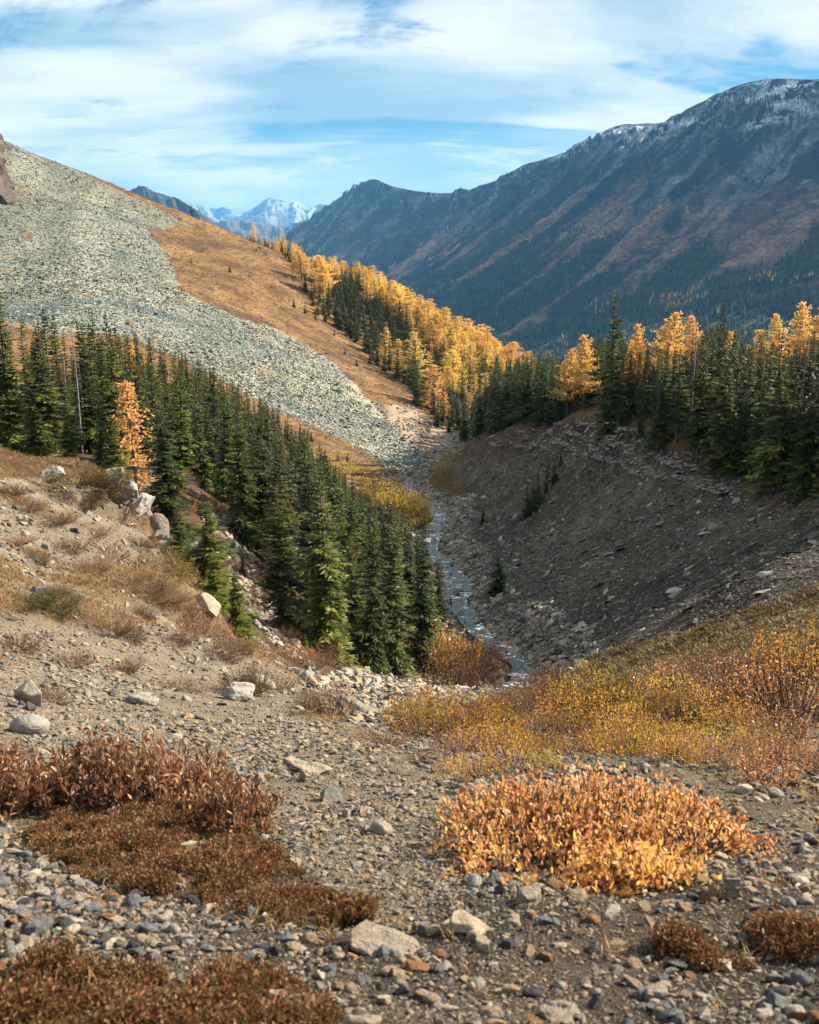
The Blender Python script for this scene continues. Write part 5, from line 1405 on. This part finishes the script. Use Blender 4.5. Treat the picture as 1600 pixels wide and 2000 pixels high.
def big_bush(name, px0, Y0, ax, ay, h, mt, n_st, per, leaf, label, seed, wf=.3, up=.8, shade=.5, group=None, parts=300, dome=.6):
    rg = np.random.default_rng(seed); c = gp(px0, Y0); e = empty(name, c); tag(e, label, 'shrub', group)
    tw = MB(); L = []
    for k in range(n_st):
        ph = rg.uniform(0, 6.283); rr = math.sqrt(rg.random()) * (1 + .22 * math.sin(3 * ph + seed) + .12 * math.sin(7 * ph + 2 * seed)); bx, by = math.cos(ph) * rr * ax * .8, math.sin(ph) * rr * ay * .8
        gz = float(ground(np.array([c[0] + bx]), np.array([c[1] + by]))[0]) - c[2]
        d = np.array([math.cos(ph) * ax, math.sin(ph) * ay, 0]); hh = max(.05, h * (1 - dome * min(rr * rr, 1.2)) * rg.uniform(.45, 1.2)); bare_ = rg.random() < .16
        b0 = np.array([bx, by, gz - .02]); tip = b0 + d * .22 * rr + np.array([rg.normal() * .05, rg.normal() * .05, hh])
        pt = lambda s: b0 * (1 - s) + tip * s + d * .05 * math.sin(3 * s)
        tw.tube([pt(0), pt(.35), pt(.7), pt(1)], [.005, .004, .0028, .0012], 4)
        for q in range(per if not bare_ else 2):
            s0 = .22 + .80 * rg.random() ** .7; A = pt(s0) + rg.normal(0, .012, 3)
            tv = unit(rg.normal(0, .55, 3) + np.array([0, 0, up])) * leaf * rg.uniform(.55, 1.25)
            A2 = A + tv * .25
            tw.tube([pt(s0), A2], [.0016, .0008], 3) if q % 4 == 0 else None
            L.append((A2, frame(tv, rg), np.linalg.norm(tv), np.clip(shade + rg.normal(0, .24) + .12 * (s0 - .6) + .16 * math.sin(bx * 9 + by * 7), 0, 1)))
    obj('stems', tw.mesh('stems', M['twig'], True), e)
    proto_l = [leaf_mesh('leaf', mt, v, wf, cu) for v, cu in ((.15, .1), (.35, .2), (.5, .05), (.65, .25), (.85, .12), (1.0, .18))]
    # leaves facing the open side show largest: pick the outermost towards the path
    key = [(-(l[0][1] - .4 * l[0][2]) + l[2] * 4 + rg.normal() * .12) for l in L]; od = np.argsort(key)[::-1]
    for k in od[:parts]:
        A, Fm, ln, sh = L[k]; o = obj('leaf', proto_l[min(5, int(sh * 6))], e)
        m = Matrix(((*(Fm[0] * ln), A[0]), (*(Fm[1] * ln), A[1]), (*(Fm[2] * ln), A[2]), (0, 0, 0, 1))); o.matrix_basis = m
    V0 = np.array([(0, 0, 0), (.33, wf * .85, .05), (.7, wf * .65, -.05), (1, 0, -.14), (.7, -wf * .65, -.05), (.33, -wf * .85, .05)])
    V, Fc, C = [], [], []
    for i, k in enumerate(od[parts:]):
        A, Fm, ln, sh = L[k]; V.append(V0 @ (Fm.T * ln) + A); C.append(np.full((6, 3), sh))
        b_ = i * 6; Fc += [(b_, b_ + 1, b_ + 2, b_ + 3), (b_, b_ + 3, b_ + 4, b_ + 5)]
    me = mesh_np('foliage', np.concatenate(V), np.array(Fc), mt, False); setcol(me, 'Col', np.concatenate(C))
    o = obj('foliage', me, e); o['kind'] = 'stuff'


big_bush('willow_bush', 1170, 3.85, .66, .66, .31, M['orange'], 800, 14, .029, 'spreading orange leaved dwarf willow bush on the gravel', 71, wf=.27, shade=.55)
big_bush('willow_bush', 1275, 3.22, .22, .15, .17, M['orange'], 130, 12, .032, 'small yellow willow clump at the front of the orange bush', 72, wf=.27, shade=.82, parts=80)
big_bush('willow_bush', 200, 4.9, .62, .38, .40, M['brown'], 420, 13, .045, 'russet brown leaved willow bush with upright leaves', 73, wf=.20, up=.95, shade=.48)
big_bush('willow_bush', 425, 4.25, .20, .22, .26, M['brown'], 110, 11, .040, 'thin end of brown willow trailing beside the path gravel', 74, wf=.20, up=.95, shade=.48, parts=60)
big_bush('willow_bush', -60, 4.7, .35, .35, .36, M['brown'], 160, 12, .045, 'brown willow bush running out of the picture beside the boulder', 75, wf=.20, up=.95, shade=.48, parts=60)


# ------------------------------------------------------------------ heath, grass and other ground cover
def tuft(seed, mt, n, h, w, bw, lean=.5):
    rg = np.random.default_rng(seed); b = MB()
    for k in range(n):
        ph = rg.uniform(0, 6.28); d = np.array([math.cos(ph), math.sin(ph), 0]); A = np.append(rg.normal(0, w, 2), -.01)
        hh = h * rg.uniform(.5, 1.1); s = np.array([-d[1], d[0], 0]) * bw; B = A + d * lean * hh * .35 + np.array([0, 0, hh * .6]); T = A + d * lean * hh + np.array([0, 0, hh])
        b.quad(A - s, A + s, B + s * .8, B - s * .8, .4 + rg.normal(0, .2)); b.quad(B - s * .8, B + s * .8, T + s * .15, T - s * .15, .55 + rg.normal(0, .2))
    return proto('tuft_model', b.mesh('tuft', mt))


def heath_tuft(seed):
    rg = np.random.default_rng(seed); b = MB()
    for k in range(26):
        A = np.append(rg.normal(0, .35, 2), 0); tv0 = np.array([rg.normal() * .3, rg.normal() * .3, 1]) * rg.uniform(.4, 1.0)
        for q in range(7):
            P0 = A + tv0 * (q + .5) / 7; tv = unit(rg.normal(0, .8, 3) + np.array([0, 0, .7])) * rg.uniform(.18, .34); leaf_quads(b, P0, tv, rg, .22, .45 + rg.normal(0, .25))
    return proto('heath_model', b.mesh('heath_tuft', M['heath']))


P_HE = [heath_tuft(1), heath_tuft(2), heath_tuft(3)]
P_GR = [tuft(1, M['grass'], 16, 1, .22, .028), tuft(2, M['grass'], 22, .8, .3, .028, .8), tuft(3, M['grass'], 12, 1.1, .18, .024, .4)]
P_MO = [tuft(4, M['moss'], 18, .8, .35, .06, .7), tuft(5, M['moss'], 20, .6, .4, .07, 1.0)]

x, y, z, r = sample(90000, 1.7, 6)
px, py = proj(x, y, z); wob = 22 * fbm(x / .3, y / .3, 7, 3)
hm = inpoly(px + wob, py + wob, HEATH1) | inpoly(px + wob, py + wob, HEATH2) | inpoly(px + wob, py, HEATH3) | inpoly(px + wob, py, HEATH4)
hn = fbm(x / .16, y / .16, 505, 3); hm &= RNG.uniform(0, 1, len(x)) < np.clip(.35 + 1.5 * hn, .06, 1)
i = np.where(hm)[0][:9000]; n = len(i)
s = RNG.uniform(.022, .045, n) * (1 + .9 * np.clip(hn[i], -.5, .8)); z = z + .03 * np.clip(hn, 0, 1)
scatter('heath', np.stack([x, y, z - .004], 1)[i], np.stack([RNG.normal(0, .15, n), RNG.normal(0, .15, n), RNG.uniform(0, 6.28, n)], 1), np.repeat(s[:, None], 3, 1), RNG.integers(0, 3, n), P_HE, 'low brown and green heath carpet on the gravel')

N = 120000
x, y, z, r = sample(N, 2.2, 60); Zm, px, py = zones(x, y, z)
gr = 0.5 + 1.1 * fbm(x / 3.2, y / 2.2, 31, 4)
u_ = RNG.uniform(0, 1, N)
keep = (Zm['ledge'] & (u_ < (gr - .55) * 2.0 + .5 * fbm(x / .8, y / .8, 99, 2))) | (~Zm['ledge'] & (y > 5) & (y < 22) & ~Zm['moss'] & ~Zm['rubble'] & (u_ < (fbm(x / 2, y / 2, 88, 3) - .12) * 1.2)) | ((y < 5) & (u_ < .003))
behind = (y > 26) & (y < 66) & (px < 430) & (x < 0) & ~Zm['ledge'] & ~Zm['strip']
keep = (keep & (y < 42)) | (behind & (u_ < .75))
i = np.where(keep)[0][:19000]; n = len(i); s = np.clip(RNG.uniform(.03, .06, n) + .006 * r[i] * RNG.uniform(.5, 1, n), .03, .28)
scatter('dry_grass', np.stack([x, y, z], 1)[i], np.stack([RNG.normal(0, .2, n), RNG.normal(0, .2, n), RNG.uniform(0, 6.28, n)], 1), np.stack([s * 1.3, s * 1.3, s * .7], 1), RNG.integers(0, 3, n), P_GR, 'short dry tan grass on the ledge and slopes')

lowc = (px > 900) & (py > 1400) & (py < 1590) & (y > 5.2) & (y < 22) & (fbm(x / .7, y / .7, 808, 4) > .16)
i = np.where((Zm['moss'] & (y > 14) & (u_ < .8)) | (lowc & (u_ < .06)))[0][:14000]; n = len(i); s = np.clip(.0055 * r[i] * RNG.uniform(.5, 1.4, n), .04, .3)
scatter('moss', np.stack([x, y, z], 1)[i], np.stack([RNG.normal(0, .3, n), RNG.normal(0, .3, n), RNG.uniform(0, 6.28, n)], 1), np.stack([s, s, s * .6], 1), RNG.integers(0, 2, n), P_MO, 'golden olive moss and low plants on the damp slope')

x, y, z, r = sample(60000, 95, 430, -.3, .08); Zm, px, py = zones(x, y, z)
i = np.where(~Zm['scree'] & ~Zm['bank'] & ~Zm['bed'] & ~Zm['cut'])[0][:22000]; n = len(i); s = RNG.uniform(.25, .6, n) * (r[i] / 250) ** .7
scatter('knoll_grass', np.stack([x, y, z], 1)[i], np.stack([RNG.normal(0, .2, n), RNG.normal(0, .2, n), RNG.uniform(0, 6.28, n)], 1), np.stack([s * 1.6, s * 1.6, s * .6], 1), RNG.integers(0, 3, n), P_GR, 'golden dry grass covering the knoll beside the scree')


# ------------------------------------------------------------------ far forest on the mountain ridge
def far_forest():
    rg = np.random.default_rng(8); nu, nv = MU.shape
    N = 80000; u = np.concatenate([rg.uniform(0, 1, N - 34000), rg.uniform(.70, 1, 34000)]); v = np.concatenate([rg.uniform(.22, 1, N - 34000), rg.uniform(.5, 1, 34000)])
    gm = green_mask(u, v); k = rg.uniform(0, 1, N) < gm ** 2 * .55
    lp = (fbm(u * 40, v * 9, 61, 3) > .42) & (v > .5)
    u, v, lp = u[k], v[k], lp[k]
    fu = u * (nu - 1); fv = v * (nv - 1); iu = np.minimum(fu.astype(int), nu - 2); iv = np.minimum(fv.astype(int), nv - 2); a = (fu - iu)[:, None]; b = (fv - iv)[:, None]
    P = MP[iu, iv] * (1 - a) * (1 - b) + MP[iu + 1, iv] * a * (1 - b) + MP[iu, iv + 1] * (1 - a) * b + MP[iu + 1, iv + 1] * a * b

    for nm, mt, sel, lab in (('far_spruce_forest', M['spruce'], ~lp, 'dark conifer forest striping the far mountain side'), ('far_larch_grove', M['larch'], lp & (rg.uniform(0, 1, len(lp)) < .30), 'yellow larches dotted over the far mountain side')):
        Q = P[sel]; n = len(Q); H = rg.uniform(8, 15, n) * (.8 if nm[4] == 'l' else 1); V = []; Fc = []
        ring = 4; ang = np.arange(ring) * 6.2832 / ring
        pr = [(0.0, .10), (.16, .19), (.55, .11), (1.0, .005)]
        off = rg.uniform(0, 6.28, n)
        for hz, rad in pr:
            rr = H[:, None] * rad * rg.uniform(.75, 1.25, (n, ring)); V.append(np.stack([Q[:, :1] + rr * np.cos(ang[None] + off[:, None]), Q[:, 1:2] + rr * np.sin(ang[None] + off[:, None]), np.repeat((Q[:, 2] + H * hz - .5)[:, None], ring, 1)], -1))
        V = np.stack(V, 1).reshape(-1, 3); base = np.arange(n)[:, None] * (ring * 4)
        for l in range(3):
            for q in range(ring):
                q2 = (q + 1) % ring; Fc.append(np.stack([base[:, 0] + l * ring + q, base[:, 0] + l * ring + q2, base[:, 0] + (l + 1) * ring + q2, base[:, 0] + (l + 1) * ring + q], 1))
        me = mesh_np(nm, V, np.concatenate(Fc), mt, False); setcol(me, 'Col', np.repeat(np.clip(rg.normal(.45, .2, (n, 1)), 0, 1), ring * 4, 0) * np.ones((1, 3)))
        tag(obj(nm, me), lab, kind='stuff')


far_forest()


# ------------------------------------------------------------------ hikers on the knoll
def person(px, Y, h, jacket, label):
    p = gp(px, Y); s = h / 1.75
    J = {'pel': (0, 0, .95), 'che': (0, .02, 1.32), 'nec': (0, .03, 1.50), 'hea': (0, .05, 1.64), 'lk': (-.10, .12, .50), 'lf': (-.11, .05, .05), 'lt': (-.12, .22, .03), 'rk': (.10, .02, .50), 'rf': (.11, -.18, .06), 'rt': (.12, -.02, .03),
         'ls': (-.19, .02, 1.38), 'le': (-.27, .02, 1.12), 'lh': (-.24, .16, .92), 'rs': (.19, .02, 1.38), 're': (.27, -.02, 1.12), 'rh': (.25, .12, .93)}
    E = [('pel', 'che'), ('che', 'nec'), ('nec', 'hea'), ('pel', 'lk'), ('lk', 'lf'), ('lf', 'lt'), ('pel', 'rk'), ('rk', 'rf'), ('rf', 'rt'), ('che', 'ls'), ('ls', 'le'), ('le', 'lh'), ('che', 'rs'), ('rs', 're'), ('re', 'rh')]
    rad = {'pel': .16, 'che': .17, 'nec': .06, 'hea': .11, 'lk': .075, 'rk': .075, 'lf': .05, 'rf': .05, 'lt': .04, 'rt': .04, 'ls': .07, 'rs': .07, 'le': .05, 're': .05, 'lh': .045, 'rh': .045}
    ks = list(J); me = bpy.data.meshes.new('person'); me.from_pydata([J[k] for k in ks], [(ks.index(a), ks.index(b)) for a, b in E], [])
    o = obj('person', me, loc=(p[0], p[1], p[2])); o.scale = (s,) * 3; o.rotation_euler = (0, 0, .4)
    o.modifiers.new('skin', 'SKIN')
    sv = me.skin_vertices[0].data if me.skin_vertices else None
    if sv is None:
        bm = bmesh.new(); bm.from_mesh(me); bm.verts.layers.skin.verify(); bm.to_mesh(me); bm.free(); sv = me.skin_vertices[0].data
    for q, k in zip(sv, ks): q.radius = (rad[k], rad[k])
    sv[0].use_root = True
    o.modifiers.new('sub', 'SUBSURF').levels = 1
    m, t, b = mat('hiker_clothes'); z_ = t.node('ShaderNodeSeparateXYZ'); t.put(z_.inputs[0], t.node('ShaderNodeTexCoord').outputs['Object'])
    t.put(b.inputs['Base Color'], t.ramp(t.math('DIVIDE', z_.outputs[2], 1.8), [(0, (.02, .02, .025)), (.53, (.02, .02, .025)), (.54, jacket), (.85, jacket), (.86, (.35, .2, .14)), (.93, (.35, .2, .14)), (.94, (.04, .03, .02))], 'CONSTANT'))
    me.materials.append(m); tag(o, label, 'person')


person(524, 372, 1.8, (.03, .03, .04), 'hiker in dark clothes walking on the grassy knoll')
person(528, 370, 1.75, (.10, .02, .02), 'hiker in a dark red jacket close beside the dark clothed one')
person(537, 362, 1.8, (.30, .03, .02), 'hiker in a red jacket standing lower on the knoll path')

# ------------------------------------------------------------------ haze: one closed box of even, pale blue air
hm_ = bpy.data.materials.new('haze'); hm_.use_nodes = True; tt = NT(hm_.node_tree); tt.n.clear()
pv = tt.node('ShaderNodeVolumePrincipled'); pv.inputs['Color'].default_value = (0.17, 0.52, 1.0, 1); pv.inputs['Density'].default_value = 4.9e-5; pv.inputs['Anisotropy'].default_value = 0.0
mo = tt.node('ShaderNodeOutputMaterial'); tt.l.new(pv.outputs[0], mo.inputs['Volume'])
bmz = bmesh.new(); bmesh.ops.create_cube(bmz, size=1.0); hme = bpy.data.meshes.new('haze'); bmz.to_mesh(hme); bmz.free(); hme.materials.append(hm_)
hz_ = obj('haze', hme, loc=(-1000, 10500, 335)); hz_.scale = (40000, 25000, 1400); tag(hz_, 'thin blue haze in the mountain air', kind='stuff')
